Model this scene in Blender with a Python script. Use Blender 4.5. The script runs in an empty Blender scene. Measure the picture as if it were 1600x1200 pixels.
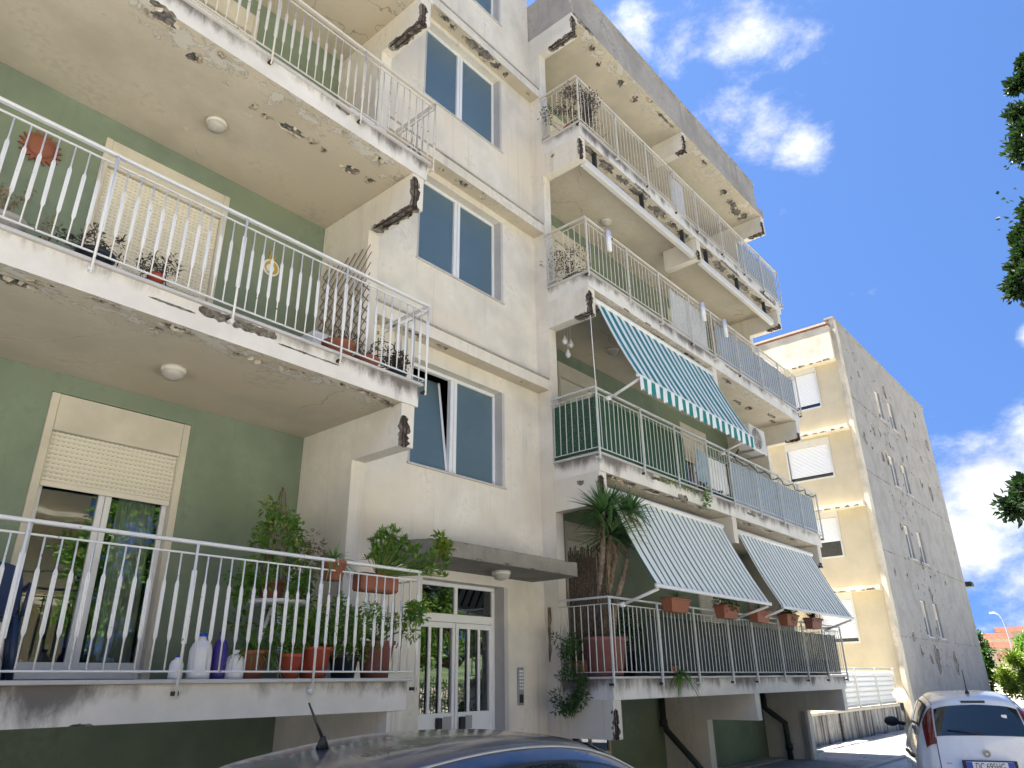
import bpy, bmesh, math, random
import numpy as np
from mathutils import Vector, Matrix, noise as mnoise
random.seed(7)
scene = bpy.context.scene
COL = scene.collection
R = math.radians

# ------------------------------------------------------------------ camera
cam_d = bpy.data.cameras.new('camera')
cam = bpy.data.objects.new('camera', cam_d)
COL.objects.link(cam)
cam_d.sensor_width = 36.0
cam_d.lens = 25.391
cam_d.clip_end = 3000.0
cam_d.clip_start = 0.05
right = Vector((0.65377579, -0.75657342, -0.01318583))
down = Vector((0.28081227, 0.25876522, -0.92422131))
fwd = Vector((0.70265332, 0.60053078, 0.38162954))
m = Matrix((right, -down, -fwd)).transposed().to_4x4()
m.translation = Vector((0.0, 0.0, 1.65))
cam.matrix_world = m
scene.camera = cam

# ------------------------------------------------------------------ sky, sun, exposure
SUN_TO = Vector((-0.120, 0.350, 0.929)).normalized()      # towards the sun: high, behind the building
sun_el = math.asin(SUN_TO.z)
sun_az = math.atan2(SUN_TO.x, SUN_TO.y)
world = bpy.data.worlds.new('World')
scene.world = world
world.use_nodes = True
wt = world.node_tree
for n_ in list(wt.nodes):
    wt.nodes.remove(n_)


def N(nt, kind, props=None, **ins):
    nd = nt.nodes.new(kind)
    if props:
        for k, v in props.items():
            setattr(nd, k, v)
    for k, v in ins.items():
        key = int(k[1:]) if (k[0] == 'i' and k[1:].isdigit()) else k.replace('_', ' ')
        sock = nd.inputs[key]
        if hasattr(v, 'is_output') or isinstance(v, bpy.types.NodeSocket):
            nt.links.new(v, sock)
        else:
            sock.default_value = v
    return nd


def math_(nt, op, a, b=0.0, clamp=False):
    nd = N(nt, 'ShaderNodeMath', {'operation': op, 'use_clamp': clamp}, i0=a, i1=b)
    return nd.outputs[0]


def vmath(nt, op, a, b=(0, 0, 0)):
    nd = N(nt, 'ShaderNodeVectorMath', {'operation': op}, i0=a, i1=b)
    return nd.outputs['Value'] if op in ('DISTANCE', 'LENGTH', 'DOT_PRODUCT') else nd.outputs[0]


def ramp(nt, v, lo, hi, a=0.0, b=1.0, smooth=True):
    nd = N(nt, 'ShaderNodeMapRange', {'interpolation_type': 'SMOOTHSTEP' if smooth else 'LINEAR'},
           Value=v, From_Min=lo, From_Max=hi, To_Min=a, To_Max=b)
    return nd.outputs[0]


def mixc(nt, f, a, b, mode='MIX'):
    nd = N(nt, 'ShaderNodeMix', {'data_type': 'RGBA', 'blend_type': mode})
    for s, v in ((nd.inputs[0], f), (nd.inputs[6], a), (nd.inputs[7], b)):
        if isinstance(v, bpy.types.NodeSocket):
            nt.links.new(v, s)
        elif isinstance(v, (tuple, list)):
            s.default_value = tuple(v) + (1.0,) if len(v) == 3 else v
        else:
            s.default_value = v
    return nd.outputs[2]


def fbm(nt, vec, scale, detail=6.0, rough=0.55, dist=0.0):
    return N(nt, 'ShaderNodeTexNoise', None, Vector=vec, Scale=scale, Detail=detail, Roughness=rough,
             Distortion=dist).outputs[0]


sky = N(wt, 'ShaderNodeTexSky', {'sky_type': 'NISHITA', 'sun_disc': False, 'sun_elevation': sun_el,
                                 'sun_rotation': sun_az, 'air_density': 1.0, 'dust_density': 0.6,
                                 'ozone_density': 2.0, 'altitude': 50.0})
gen = N(wt, 'ShaderNodeTexCoord').outputs['Generated']
lift = vmath(wt, 'NORMALIZE', vmath(wt, 'ADD', gen, (0.0, 0.0, 0.42)))     # clear deep sky without a white horizon band
if len(sky.inputs):
    wt.links.new(lift, sky.inputs[0])
SKY_STRENGTH = 0.05
# clouds: fair-weather cumulus; noise over the whole dome, thicker around the banks seen in the photograph
flat = vmath(wt, 'MULTIPLY', gen, (1.0, 1.0, 1.7))
nz1 = fbm(wt, flat, 9.0, 12.0, 0.66, 0.15)
bias = None
banks = [((0.660, 0.210, 0.722), 0.10, 0.33), ((0.640, 0.260, 0.725), 0.08, 0.29), ((0.690, 0.145, 0.708), 0.08, 0.20), ((0.598, 0.312, 0.738), 0.07, 0.34),
         ((0.747, 0.224, 0.626), 0.075, 0.31), ((0.718, 0.258, 0.643), 0.075, 0.30), ((0.773, 0.195, 0.603), 0.06, 0.36),
         ((0.977, 0.118, 0.20), 0.11, 0.56), ((0.977, 0.157, 0.150), 0.11, 0.50), ((0.977, 0.06, 0.22), 0.11, 0.38), ((0.988, 0.10, 0.10), 0.11, 0.32), ((0.98, -0.06, 0.17), 0.2, 0.36),
         ((0.936, 0.032, 0.351), 0.03, 0.34)]
for c_, r_, a_ in banks:
    dd = vmath(wt, 'DISTANCE', gen, Vector(c_).normalized())
    mk = ramp(wt, dd, r_, 0.0, 0.0, a_)
    bias = mk if bias is None else math_(wt, 'MAXIMUM', bias, mk)
dens = math_(wt, 'ADD', nz1, bias)
cmask = ramp(wt, dens, 0.62, 1.0)
cmask = math_(wt, 'MULTIPLY', cmask, 0.93)
nz2 = fbm(wt, flat, 9.0, 6.0, 0.6)
cl_b = ramp(wt, nz2, 0.3, 0.7, 0.78, 1.06)
cl_col = N(wt, 'ShaderNodeVectorMath', {'operation': 'SCALE'}, i0=(4.5, 4.6, 4.8), Scale=cl_b).outputs[0]
SKY_TINT = (0.53, 0.705, 0.95)
skyc = mixc(wt, 1.0, sky.outputs[0], SKY_TINT, 'MULTIPLY')
skymix = mixc(wt, cmask, skyc, cl_col)
bg = N(wt, 'ShaderNodeBackground', None, Color=skymix, Strength=SKY_STRENGTH)
wo = N(wt, 'ShaderNodeOutputWorld', None, Surface=bg.outputs[0])

sun_d = bpy.data.lights.new('sun', 'SUN')
sun_d.energy = 5.0
sun_d.angle = R(0.53)
sun_d.color = (1.0, 0.955, 0.89)
sun_o = bpy.data.objects.new('sun', sun_d)
sun_o.location = (0, 0, 40)
sun_o.rotation_euler = SUN_TO.to_track_quat('Z', 'Y').to_euler()
COL.objects.link(sun_o)

vs = scene.view_settings
vs.view_transform = 'Standard'
vs.look = 'None'
vs.gamma = 1.0
vs.use_curve_mapping = False
vs.exposure = 2.5
scene.render.engine = 'CYCLES'
scene.cycles.max_bounces = 8
scene.cycles.diffuse_bounces = 4
scene.cycles.glossy_bounces = 4
scene.cycles.transparent_max_bounces = 12
scene.cycles.caustics_reflective = False
scene.cycles.caustics_refractive = False


# ------------------------------------------------------------------ materials
def new_mat(name):
    mt = bpy.data.materials.new(name)
    mt.use_nodes = True
    nt = mt.node_tree
    for n_ in list(nt.nodes):
        nt.nodes.remove(n_)
    out = nt.nodes.new('ShaderNodeOutputMaterial')
    return mt, nt, out


def finish(nt, out, color, rough=0.8, bump=None, bump_s=0.2, bump_d=0.01, metallic=0.0, spec=0.35, extra=None):
    p = N(nt, 'ShaderNodeBsdfPrincipled')
    for k, v in (('Base Color', color), ('Roughness', rough), ('Metallic', metallic), ('Specular IOR Level', spec)):
        s = p.inputs[k]
        if isinstance(v, bpy.types.NodeSocket):
            nt.links.new(v, s)
        elif isinstance(v, (tuple, list)):
            s.default_value = tuple(v[:3]) + (1.0,)
        else:
            s.default_value = v
    if extra:
        for k, v in extra.items():
            p.inputs[k].default_value = v
    if bump is not None:
        b = N(nt, 'ShaderNodeBump', None, Height=bump, Strength=bump_s, Distance=bump_d)
        nt.links.new(b.outputs[0], p.inputs['Normal'])
    nt.links.new(p.outputs[0], out.inputs[0])
    return p


def objco(nt):
    return N(nt, 'ShaderNodeTexCoord').outputs['Object']


def scaled(nt, v, s):
    return vmath(nt, 'MULTIPLY', v, s)


def mat_plaster(name, col, dirt=(0.16, 0.14, 0.12), mottle=0.18, streak=0.35, blotch=0.25, bump=0.35, rough=0.9,
                warm=None, peel=None, crack=False, sthr=0.55, fine=0.0, edge=None):
    mt, nt, out = new_mat(name)
    co = objco(nt)
    n1 = fbm(nt, co, 1.3, 6, 0.6)
    n2 = fbm(nt, co, 14.0, 5, 0.6)
    n3 = fbm(nt, scaled(nt, co, (2.6, 2.6, 0.14)), 2.2, 6, 0.65)
    n4 = fbm(nt, co, 0.55, 4, 0.55)
    c = mixc(nt, ramp(nt, n1, 0.3, 0.72), tuple(x * (1 - mottle) for x in col), tuple(min(1, x * (1 + mottle * 0.4)) for x in col))
    if warm:
        c = mixc(nt, ramp(nt, n4, 0.45, 0.72), c, warm)
    c = mixc(nt, math_(nt, 'MULTIPLY', ramp(nt, n3, sthr, sthr + 0.27), streak), c, dirt)
    if fine:
        n6 = fbm(nt, scaled(nt, co, (9.0, 9.0, 0.16)), 1.6, 5, 0.6)
        c = mixc(nt, math_(nt, 'MULTIPLY', math_(nt, 'MULTIPLY', ramp(nt, n6, 0.56, 0.74), ramp(nt, n4, 0.42, 0.6)), fine), c, dirt)
    if edge:
        # paint lifting off in sheets along the outer edge of the soffit
        yy_ = N(nt, 'ShaderNodeSeparateXYZ', None, i0=co).outputs[1]
        n7 = fbm(nt, scaled(nt, co, (1.0, 1.6, 1.0)), 4.2, 10, 0.72, 0.5)
        kk = math_(nt, 'ADD', n7, ramp(nt, yy_, -1.10, -1.72, -0.14, 0.055))
        c = mixc(nt, ramp(nt, kk, 0.555, 0.57), c, (0.20, 0.175, 0.14))
        c = mixc(nt, ramp(nt, kk, 0.572, 0.582), c, edge)
    bl = math_(nt, 'MULTIPLY', ramp(nt, math_(nt, 'MULTIPLY', n1, math_(nt, 'ADD', n2, 0.45)), 0.52, 0.75), blotch)
    c = mixc(nt, bl, c, dirt)
    if crack:
        wv = N(nt, 'ShaderNodeTexNoise', None, Vector=co, Scale=3.0, Detail=5.0).outputs[1]
        wc = vmath(nt, 'ADD', co, N(nt, 'ShaderNodeVectorMath', {'operation': 'SCALE'}, i0=wv, Scale=0.5).outputs[0])
        vo = N(nt, 'ShaderNodeTexVoronoi', {'feature': 'DISTANCE_TO_EDGE'}, Vector=wc, Scale=0.55).outputs[0]
        keep = ramp(nt, n4, 0.48, 0.60)
        c = mixc(nt, math_(nt, 'MULTIPLY', ramp(nt, vo, 0.0, 0.006, 0.7, 0.0), keep), c, dirt)
        fl_ = ramp(nt, fbm(nt, co, 3.1, 9, 0.75), 0.655, 0.665)
        c = mixc(nt, math_(nt, 'MULTIPLY', fl_, 0.5), c, tuple(min(1.0, x * 1.25) for x in col))
    if peel:
        n5 = fbm(nt, co, 1.6, 10, 0.75)
        c = mixc(nt, ramp(nt, n5, 0.635, 0.645), c, peel)
    h = math_(nt, 'ADD', math_(nt, 'MULTIPLY', n2, 0.5), math_(nt, 'MULTIPLY', fbm(nt, co, 70.0, 3, 0.6), 0.5))
    finish(nt, out, c, rough, h, bump, 0.006, spec=0.2)
    return mt


def mat_fascia(name, col, top, drip, dirt=(0.10, 0.09, 0.085)):
    """slab edge: plaster with black run-off streaks that start at the marble drip (local z = top)"""
    mt, nt, out = new_mat(name)
    co = objco(nt)
    sep = N(nt, 'ShaderNodeSeparateXYZ', None, i0=co)
    n1 = fbm(nt, co, 1.6, 6, 0.62)
    n2 = fbm(nt, co, 16.0, 5, 0.6)
    n3 = fbm(nt, scaled(nt, co, (2.6, 2.6, 0.9)), 1.9, 8, 0.72, 0.4)
    big = fbm(nt, scaled(nt, co, (1.0, 1.0, 0.35)), 0.8, 4, 0.6)
    dn = math_(nt, 'MODULO', math_(nt, 'SUBTRACT', top + 100 * drip, sep.outputs[2]), drip)   # metres below the slab top
    fall = ramp(nt, dn, 0.0, 0.27, 0.36, -0.05)
    k = math_(nt, 'ADD', math_(nt, 'ADD', n3, fall), math_(nt, 'MULTIPLY', math_(nt, 'SUBTRACT', big, 0.5), 1.5))
    c = mixc(nt, ramp(nt, n1, 0.3, 0.75), tuple(x * 0.82 for x in col), col)
    c = mixc(nt, math_(nt, 'MULTIPLY', ramp(nt, k, 0.58, 1.02), 0.9), c, dirt)
    h = math_(nt, 'ADD', math_(nt, 'MULTIPLY', n2, 0.6), math_(nt, 'MULTIPLY', fbm(nt, co, 70.0, 3, 0.6), 0.4))
    finish(nt, out, c, 0.9, h, 0.4, 0.006, spec=0.2)
    return mt


def mat_rough(name, a, b, scale=18.0, bump=1.0, dist=0.03, rough=0.95):
    mt, nt, out = new_mat(name)
    co = objco(nt)
    n1 = fbm(nt, co, scale, 8, 0.7)
    n2 = fbm(nt, co, scale * 0.25, 5, 0.6)
    c = mixc(nt, ramp(nt, math_(nt, 'ADD', math_(nt, 'MULTIPLY', n1, 0.6), math_(nt, 'MULTIPLY', n2, 0.4)), 0.35, 0.68), a, b)
    finish(nt, out, c, rough, n1, bump, dist, spec=0.15)
    return mt


def mat_paint(name, col, rust=0.0, rough=0.4, metallic=0.0, rustc=(0.16, 0.07, 0.035), var=0.06, spec=0.4, bump=0.0):
    mt, nt, out = new_mat(name)
    co = objco(nt)
    rnd = N(nt, 'ShaderNodeObjectInfo').outputs['Random']
    off = N(nt, 'ShaderNodeCombineXYZ', None, X=math_(nt, 'MULTIPLY', rnd, 37.0), Y=math_(nt, 'MULTIPLY', rnd, 11.0)).outputs[0]
    cc = vmath(nt, 'ADD', co, off)
    n1 = fbm(nt, cc, 6.0, 6, 0.65)
    c = mixc(nt, n1, tuple(x * (1 - var * 2) for x in col), tuple(min(1, x * (1 + var)) for x in col))
    rr = rough
    if rust > 0:
        n2 = fbm(nt, cc, 13.0, 7, 0.7)
        mk = ramp(nt, n2, 0.70 - rust * 0.2, 0.76 - rust * 0.2)
        c = mixc(nt, mk, c, rustc)
        rr = ramp(nt, mk, 0, 1, rough, 0.9)
    finish(nt, out, c, rr, n1 if bump else None, bump, 0.004, metallic, spec)
    return mt


def mat_glass(name, tint=(0.75, 0.8, 0.8), refl=1.0, rough=0.01):
    """window pane: clear with a Fresnel reflection"""
    mt, nt, out = new_mat(name)
    fr = N(nt, 'ShaderNodeFresnel', None, IOR=1.52).outputs[0]
    k = math_(nt, 'MINIMUM', math_(nt, 'MULTIPLY', fr, 2.0 * refl), 1.0)
    co = objco(nt)
    b = N(nt, 'ShaderNodeBump', None, Height=fbm(nt, co, 1.7, 2, 0.5), Strength=0.05, Distance=0.02).outputs[0]
    g = N(nt, 'ShaderNodeBsdfGlossy', None, Color=(0.95, 0.97, 1, 1), Roughness=rough, Normal=b)
    t = N(nt, 'ShaderNodeBsdfTransparent', None, Color=tuple(tint) + (1,))
    mx = N(nt, 'ShaderNodeMixShader', None, i0=k, i1=t.outputs[0], i2=g.outputs[0])
    nt.links.new(mx.outputs[0], out.inputs[0])
    return mt


def mat_leaf(name, a, b, c=None, trans=0.35, rough=0.45):
    mt, nt, out = new_mat(name)
    geo = N(nt, 'ShaderNodeNewGeometry')
    col = mixc(nt, geo.outputs['Random Per Island'], a, b)
    if c:
        col = mixc(nt, ramp(nt, geo.outputs['Random Per Island'], 0.9, 0.97), col, c)
    p = N(nt, 'ShaderNodeBsdfPrincipled', None, Base_Color=col, Roughness=rough)
    p.inputs['Specular IOR Level'].default_value = 0.35
    tr = N(nt, 'ShaderNodeBsdfTranslucent', None, Color=mixc(nt, 1.0, col, (1.15, 1.3, 0.5), 'MULTIPLY'))
    mx = N(nt, 'ShaderNodeMixShader', None, i0=trans, i1=p.outputs[0], i2=tr.outputs[0])
    nt.links.new(mx.outputs[0], out.inputs[0])
    return mt


def mat_stripes(name, a, b, period, duty, offset=0.0):
    """awning canvas: woven stripes running down the slope, spaced along x"""
    mt, nt, out = new_mat(name)
    co = objco(nt)
    sep = N(nt, 'ShaderNodeSeparateXYZ', None, i0=co)
    t = math_(nt, 'FRACT', math_(nt, 'DIVIDE', math_(nt, 'ADD', sep.outputs[0], 50 * period + offset), period))
    s = ramp(nt, t, duty - 0.012, duty + 0.012)
    s0 = ramp(nt, t, 0.0, 0.02)
    c = mixc(nt, math_(nt, 'MINIMUM', math_(nt, 'SUBTRACT', 1.0, s), s0), b, a)
    n1 = fbm(nt, scaled(nt, co, (2, 1, 1)), 2.0, 6, 0.65)
    c = mixc(nt, ramp(nt, n1, 0.45, 0.8, 0, 0.28), c, (0.2, 0.2, 0.17))
    w = math_(nt, 'ADD', math_(nt, 'MULTIPLY', fbm(nt, co, 160.0, 2, 0.5), 0.25), math_(nt, 'MULTIPLY', fbm(nt, scaled(nt, co, (1.0, 3.0, 3.0)), 2.5, 4, 0.6), 2.0))
    p = N(nt, 'ShaderNodeBsdfPrincipled', None, Base_Color=c, Roughness=0.85)
    bm_ = N(nt, 'ShaderNodeBump', None, Height=w, Strength=0.6, Distance=0.02)
    nt.links.new(bm_.outputs[0], p.inputs['Normal'])
    tr = N(nt, 'ShaderNodeBsdfTranslucent', None, Color=c)
    mx = N(nt, 'ShaderNodeMixShader', None, i0=0.10, i1=p.outputs[0], i2=tr.outputs[0])
    nt.links.new(mx.outputs[0], out.inputs[0])
    return mt


def mat_net(name, col, hole=0.35, scale=90.0, rough=0.8):
    """woven screen: threads with real see-through holes"""
    mt, nt, out = new_mat(name)
    co = objco(nt)
    n1 = fbm(nt, co, 3.0, 5, 0.6)
    c = mixc(nt, n1, tuple(x * 0.7 for x in col), tuple(min(1, x * 1.25) for x in col))
    p = N(nt, 'ShaderNodeBsdfPrincipled', None, Base_Color=c, Roughness=rough)
    t = N(nt, 'ShaderNodeBsdfTransparent')
    k = ramp(nt, fbm(nt, co, scale, 2, 0.5), 0.5 - hole * 0.3, 0.56 - hole * 0.3, 0.25, 1.0)
    mx = N(nt, 'ShaderNodeMixShader', None, i0=k, i1=t.outputs[0], i2=p.outputs[0])
    nt.links.new(mx.outputs[0], out.inputs[0])
    return mt


def mat_frosted(name):
    """patterned cathedral glass of the stair windows: obscure, blue-grey, mirrors the sky"""
    mt, nt, out = new_mat(name)
    co = objco(nt)
    v = N(nt, 'ShaderNodeTexVoronoi', {'feature': 'F1'}, Vector=co, Scale=55.0).outputs[0]
    n1 = fbm(nt, co, 1.2, 4, 0.6)
    c = mixc(nt, n1, (0.070, 0.125, 0.165), (0.110, 0.175, 0.220))
    dirt = ramp(nt, fbm(nt, co, 3.2, 8, 0.7), 0.66, 0.74, 0, 0.25)
    c = mixc(nt, dirt, c, (0.25, 0.25, 0.23))
    finish(nt, out, c, 0.30, v, 0.35, 0.01, spec=0.7)
    return mt


def mat_asphalt(name, a, b, crack=True):
    mt, nt, out = new_mat(name)
    co = objco(nt)
    n1 = fbm(nt, co, 0.8, 6, 0.65)
    n2 = fbm(nt, co, 40.0, 4, 0.7)
    c = mixc(nt, ramp(nt, n1, 0.3, 0.7), a, b)
    c = mixc(nt, ramp(nt, n2, 0.3, 0.8, 0, 0.35), c, tuple(x * 1.6 for x in b))
    if crack:
        v = N(nt, 'ShaderNodeTexVoronoi', {'feature': 'DISTANCE_TO_EDGE'},
              Vector=vmath(nt, 'ADD', co, N(nt, 'ShaderNodeVectorMath', {'operation': 'SCALE'}, i0=N(nt, 'ShaderNodeTexNoise', None, Vector=co, Scale=2.0).outputs[1], Scale=0.6).outputs[0]), Scale=0.7).outputs[0]
        c = mixc(nt, ramp(nt, v, 0.0, 0.012, 0.7, 0.0), c, tuple(x * 0.35 for x in a))
    finish(nt, out, c, 0.9, n2, 0.5, 0.008, spec=0.25)
    return mt


def mat_carpaint(name, col, coat=1.0, flake=0.0, rough=0.35, dust=0.25, dustc=(0.35, 0.34, 0.32), coatr=0.06):
    mt, nt, out = new_mat(name)
    co = objco(nt)
    n1 = fbm(nt, co, 2.3, 7, 0.65)
    c = mixc(nt, ramp(nt, n1, 0.35, 0.8, 0, dust), col, dustc)
    rr = ramp(nt, n1, 0.3, 0.8, rough * 0.7, rough * 1.4)
    finish(nt, out, c, rr, None, metallic=flake, spec=0.5, extra={'Coat Weight': coat, 'Coat Roughness': coatr})
    return mt


M = {}
M['cream'] = mat_plaster('cream_plaster', (0.69, 0.66, 0.585), streak=0.34, blotch=0.20, warm=(0.67, 0.615, 0.51), fine=0.22)
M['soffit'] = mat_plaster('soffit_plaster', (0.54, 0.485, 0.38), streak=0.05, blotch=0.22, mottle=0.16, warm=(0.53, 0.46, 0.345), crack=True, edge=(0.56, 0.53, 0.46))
M['green'] = mat_plaster('green_plaster', (0.205, 0.262, 0.198), dirt=(0.10, 0.12, 0.09), streak=0.45, blotch=0.3, mottle=0.2, warm=(0.215, 0.255, 0.175))
M['fascia'] = mat_fascia('stained_slab_edge', (0.72, 0.70, 0.65), 1.68, 3.04)
M['grey_parapet'] = mat_plaster('weathered_grey_parapet', (0.36, 0.34, 0.31), dirt=(0.10, 0.10, 0.095), streak=0.75, blotch=0.5, mottle=0.25)
M['bare'] = mat_rough('bare_broken_concrete', (0.085, 0.080, 0.074), (0.36, 0.335, 0.30), 16.0, 1.0, 0.04)
M['flake'] = mat_rough('broken_plaster_edge', (0.33, 0.28, 0.21), (0.62, 0.56, 0.45), 9.0, 0.8, 0.02)
M['rust'] = mat_rough('rusted_steel', (0.03, 0.022, 0.02), (0.11, 0.07, 0.05), 30.0, 0.8, 0.006)
M['marble'] = mat_plaster('grey_marble', (0.50, 0.49, 0.48), streak=0.15, blotch=0.2, mottle=0.15, bump=0.05, rough=0.5)
M['rail'] = mat_paint('white_railing_paint', (0.66, 0.67, 0.67), rust=0.36, rough=0.35)
M['rail_grey'] = mat_paint('dull_railing_paint', (0.50, 0.53, 0.52), rust=0.3, rough=0.4)
M['rail_old'] = mat_paint('yellowed_railing_paint', (0.56, 0.53, 0.47), rust=0.5, rough=0.5)
M['alu'] = mat_paint('white_aluminium_frame', (0.74, 0.76, 0.78), rough=0.35, var=0.03)
M['frosted'] = mat_frosted('obscure_blue_glass')
M['glass'] = mat_glass('clear_window_glass')
M['door_glass'] = mat_glass('entrance_glass', (0.35, 0.38, 0.36), 1.9)
M['shutter'] = mat_paint('ivory_shutter_plastic', (0.70, 0.67, 0.58), rough=0.5, var=0.03)
M['shutter_box'] = mat_plaster('ivory_shutter_box', (0.60, 0.57, 0.48), streak=0.1, blotch=0.05, bump=0.05)
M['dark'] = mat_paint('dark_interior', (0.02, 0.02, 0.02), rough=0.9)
M['slot'] = mat_paint('shutter_slot', (0.12, 0.11, 0.09), rough=0.9)
M['curtain'] = mat_paint('white_curtain', (0.62, 0.62, 0.58), rough=0.9, bump=0.3)
M['lamp_white'] = mat_paint('opal_lamp_glass', (0.42, 0.40, 0.36), rough=0.3)
M['terracotta'] = mat_paint('terracotta', (0.27, 0.10, 0.06), rough=0.75, var=0.12)
M['red_pot'] = mat_paint('red_plastic_pot', (0.42, 0.085, 0.05), rough=0.55)
M['pink_pot'] = mat_paint('pinkish_clay_pot', (0.24, 0.105, 0.09), rough=0.75, var=0.12)
M['black_pot'] = mat_paint('black_plastic_pot', (0.02, 0.025, 0.035), rough=0.4)
M['teal'] = mat_paint('teal_plastic', (0.015, 0.11, 0.10), rough=0.4)
M['dkteal'] = mat_paint('dark_teal_trough', (0.035, 0.06, 0.065), rough=0.6)
M['navy'] = mat_paint('navy_plastic', (0.015, 0.03, 0.075), rough=0.4)
M['soil'] = mat_rough('potting_soil', (0.03, 0.02, 0.014), (0.09, 0.06, 0.04), 30)
M['leaf'] = mat_leaf('mid_green_leaf', (0.07, 0.17, 0.03), (0.20, 0.33, 0.075), (0.30, 0.28, 0.08))
M['leaf_dark'] = mat_leaf('dark_green_leaf', (0.022, 0.065, 0.018), (0.07, 0.14, 0.04))
M['leaf_holm'] = mat_leaf('holm_oak_leaf', (0.010, 0.030, 0.010), (0.035, 0.065, 0.022), trans=0.2)
M['leaf_lime'] = mat_leaf('lime_green_leaf', (0.11, 0.17, 0.02), (0.24, 0.33, 0.05))
M['leaf_yucca'] = mat_leaf('yucca_blade', (0.045, 0.12, 0.045), (0.12, 0.23, 0.08), trans=0.2)
M['leaf_dry'] = mat_leaf('dry_leaf', (0.13, 0.095, 0.06), (0.28, 0.21, 0.13), trans=0.1)
M['leaf_dead'] = mat_leaf('dead_twig_leaf', (0.03, 0.025, 0.025), (0.09, 0.075, 0.065), trans=0.05)
M['bark'] = mat_rough('bark', (0.07, 0.05, 0.035), (0.22, 0.17, 0.12), 14, 0.8, 0.02)
M['yucca_bark'] = mat_rough('yucca_bark', (0.13, 0.10, 0.07), (0.33, 0.26, 0.19), 20, 0.8, 0.02)
M['canvas_teal'] = mat_stripes('teal_striped_canvas', (0.010, 0.20, 0.205), (0.76, 0.82, 0.82), 0.2356, 0.5, 0.03)
M['canvas_green'] = mat_stripes('green_striped_canvas', (0.025, 0.10, 0.085), (0.82, 0.84, 0.81), 0.17, 0.29, 0.0)
M['net_green'] = mat_net('green_shade_net', (0.02, 0.075, 0.04))
M['loggia_shade'] = mat_net('loggia_shade_sheet', (0.028, 0.040, 0.040), 0.25)  # near-black tone paints the shade inside the lowest right loggia
M['blue_sheet'] = mat_net('grey_blue_sheet', (0.30, 0.36, 0.42), 0.5)  # bluish see-through sheets added behind the right-hand bars
M['net_white'] = mat_net('pale_net', (0.55, 0.56, 0.55), 0.6)
M['reed'] = mat_rough('reed_screen', (0.06, 0.05, 0.035), (0.17, 0.13, 0.09), 25, 0.5, 0.01)
M['ac_white'] = mat_paint('ac_enamel', (0.62, 0.61, 0.56), rough=0.4)
M['steel_grey'] = mat_paint('grey_steel', (0.35, 0.36, 0.37), rough=0.4, metallic=0.4)
M['blackp'] = mat_paint('black_plastic', (0.02, 0.02, 0.022), rough=0.5)
M['brass'] = mat_paint('yellow_enamel', (0.5, 0.36, 0.06), rough=0.4)
M['white_pl'] = mat_paint('white_plastic', (0.75, 0.76, 0.78), rough=0.4)
M['purple'] = mat_paint('purple_plastic', (0.05, 0.035, 0.25), rough=0.35)
M['b2cream'] = mat_plaster('sunny_cream_plaster', (0.56, 0.49, 0.345), streak=0.12, blotch=0.08, mottle=0.1)
M['b2grey'] = mat_plaster('grey_weathered_render', (0.345, 0.335, 0.31), dirt=(0.17, 0.165, 0.16), streak=0.45, blotch=0.6, mottle=0.2, peel=(0.24, 0.225, 0.205))
M['b2edge'] = mat_plaster('pale_corner_strip', (0.62, 0.56, 0.44), streak=0.4, blotch=0.5, mottle=0.3)
M['wallconc'] = mat_plaster('blackened_low_wall', (0.40, 0.385, 0.35), dirt=(0.06, 0.057, 0.053), streak=1.0, blotch=0.8, mottle=0.35, sthr=0.42)
M['moss_conc'] = mat_plaster('mossy_dark_concrete', (0.25, 0.235, 0.195), dirt=(0.055, 0.052, 0.042), streak=0.8, blotch=0.8, mottle=0.35)
M['sheet'] = mat_paint('white_sheet_panel', (0.70, 0.70, 0.66), rough=0.5)
M['asphalt'] = mat_asphalt('pale_worn_concrete_road', (0.33, 0.325, 0.31), (0.42, 0.415, 0.395))
M['pavement'] = mat_asphalt('worn_concrete', (0.20, 0.195, 0.185), (0.31, 0.30, 0.28))
M['earth'] = mat_asphalt('dry_ground', (0.28, 0.26, 0.19), (0.40, 0.36, 0.28), False)
M['slabstone'] = mat_plaster('paving_stone', (0.42, 0.41, 0.39), streak=0.0, blotch=0.5, mottle=0.25)
M['roof_red'] = mat_rough('red_roof_tiles', (0.10, 0.04, 0.028), (0.16, 0.07, 0.045), 2.0, 0.6, 0.05)
M['hill'] = mat_rough('wooded_hill', (0.05, 0.085, 0.04), (0.16, 0.20, 0.09), 0.06, 0.6, 1.0)
M['iron'] = mat_paint('dark_iron', (0.03, 0.035, 0.03), rough=0.5)
M['car_blue'] = mat_carpaint('dark_blue_car_paint', (0.006, 0.018, 0.055), flake=0.0, dust=0.55, dustc=(0.12, 0.12, 0.12), coatr=0.13)
M['car_white'] = mat_carpaint('white_car_paint', (0.74, 0.75, 0.76), dust=0.15, dustc=(0.5, 0.48, 0.45))
M['car_glass'] = None
mt_, nt_, out_ = new_mat('tinted_car_glass')
finish(nt_, out_, (0.012, 0.022, 0.026), 0.03, spec=0.9)
M['car_glass'] = mt_
mt_, nt_, out_ = new_mat('tail_lamp_red')
finish(nt_, out_, (0.13, 0.004, 0.008), 0.08, spec=0.6, extra={'Coat Weight': 1.0})
M['lamp_red'] = mt_
M['rubber'] = mat_paint('tyre_rubber', (0.02, 0.02, 0.02), rough=0.8)
M['alloy'] = mat_paint('wheel_silver', (0.4, 0.4, 0.42), rough=0.35, metallic=0.7)
M['plate'] = mat_paint('number_plate_white', (0.75, 0.76, 0.76), rough=0.35, var=0.02)
M['plate_blue'] = mat_paint('number_plate_blue', (0.02, 0.06, 0.42), rough=0.35, var=0.02)


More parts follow.
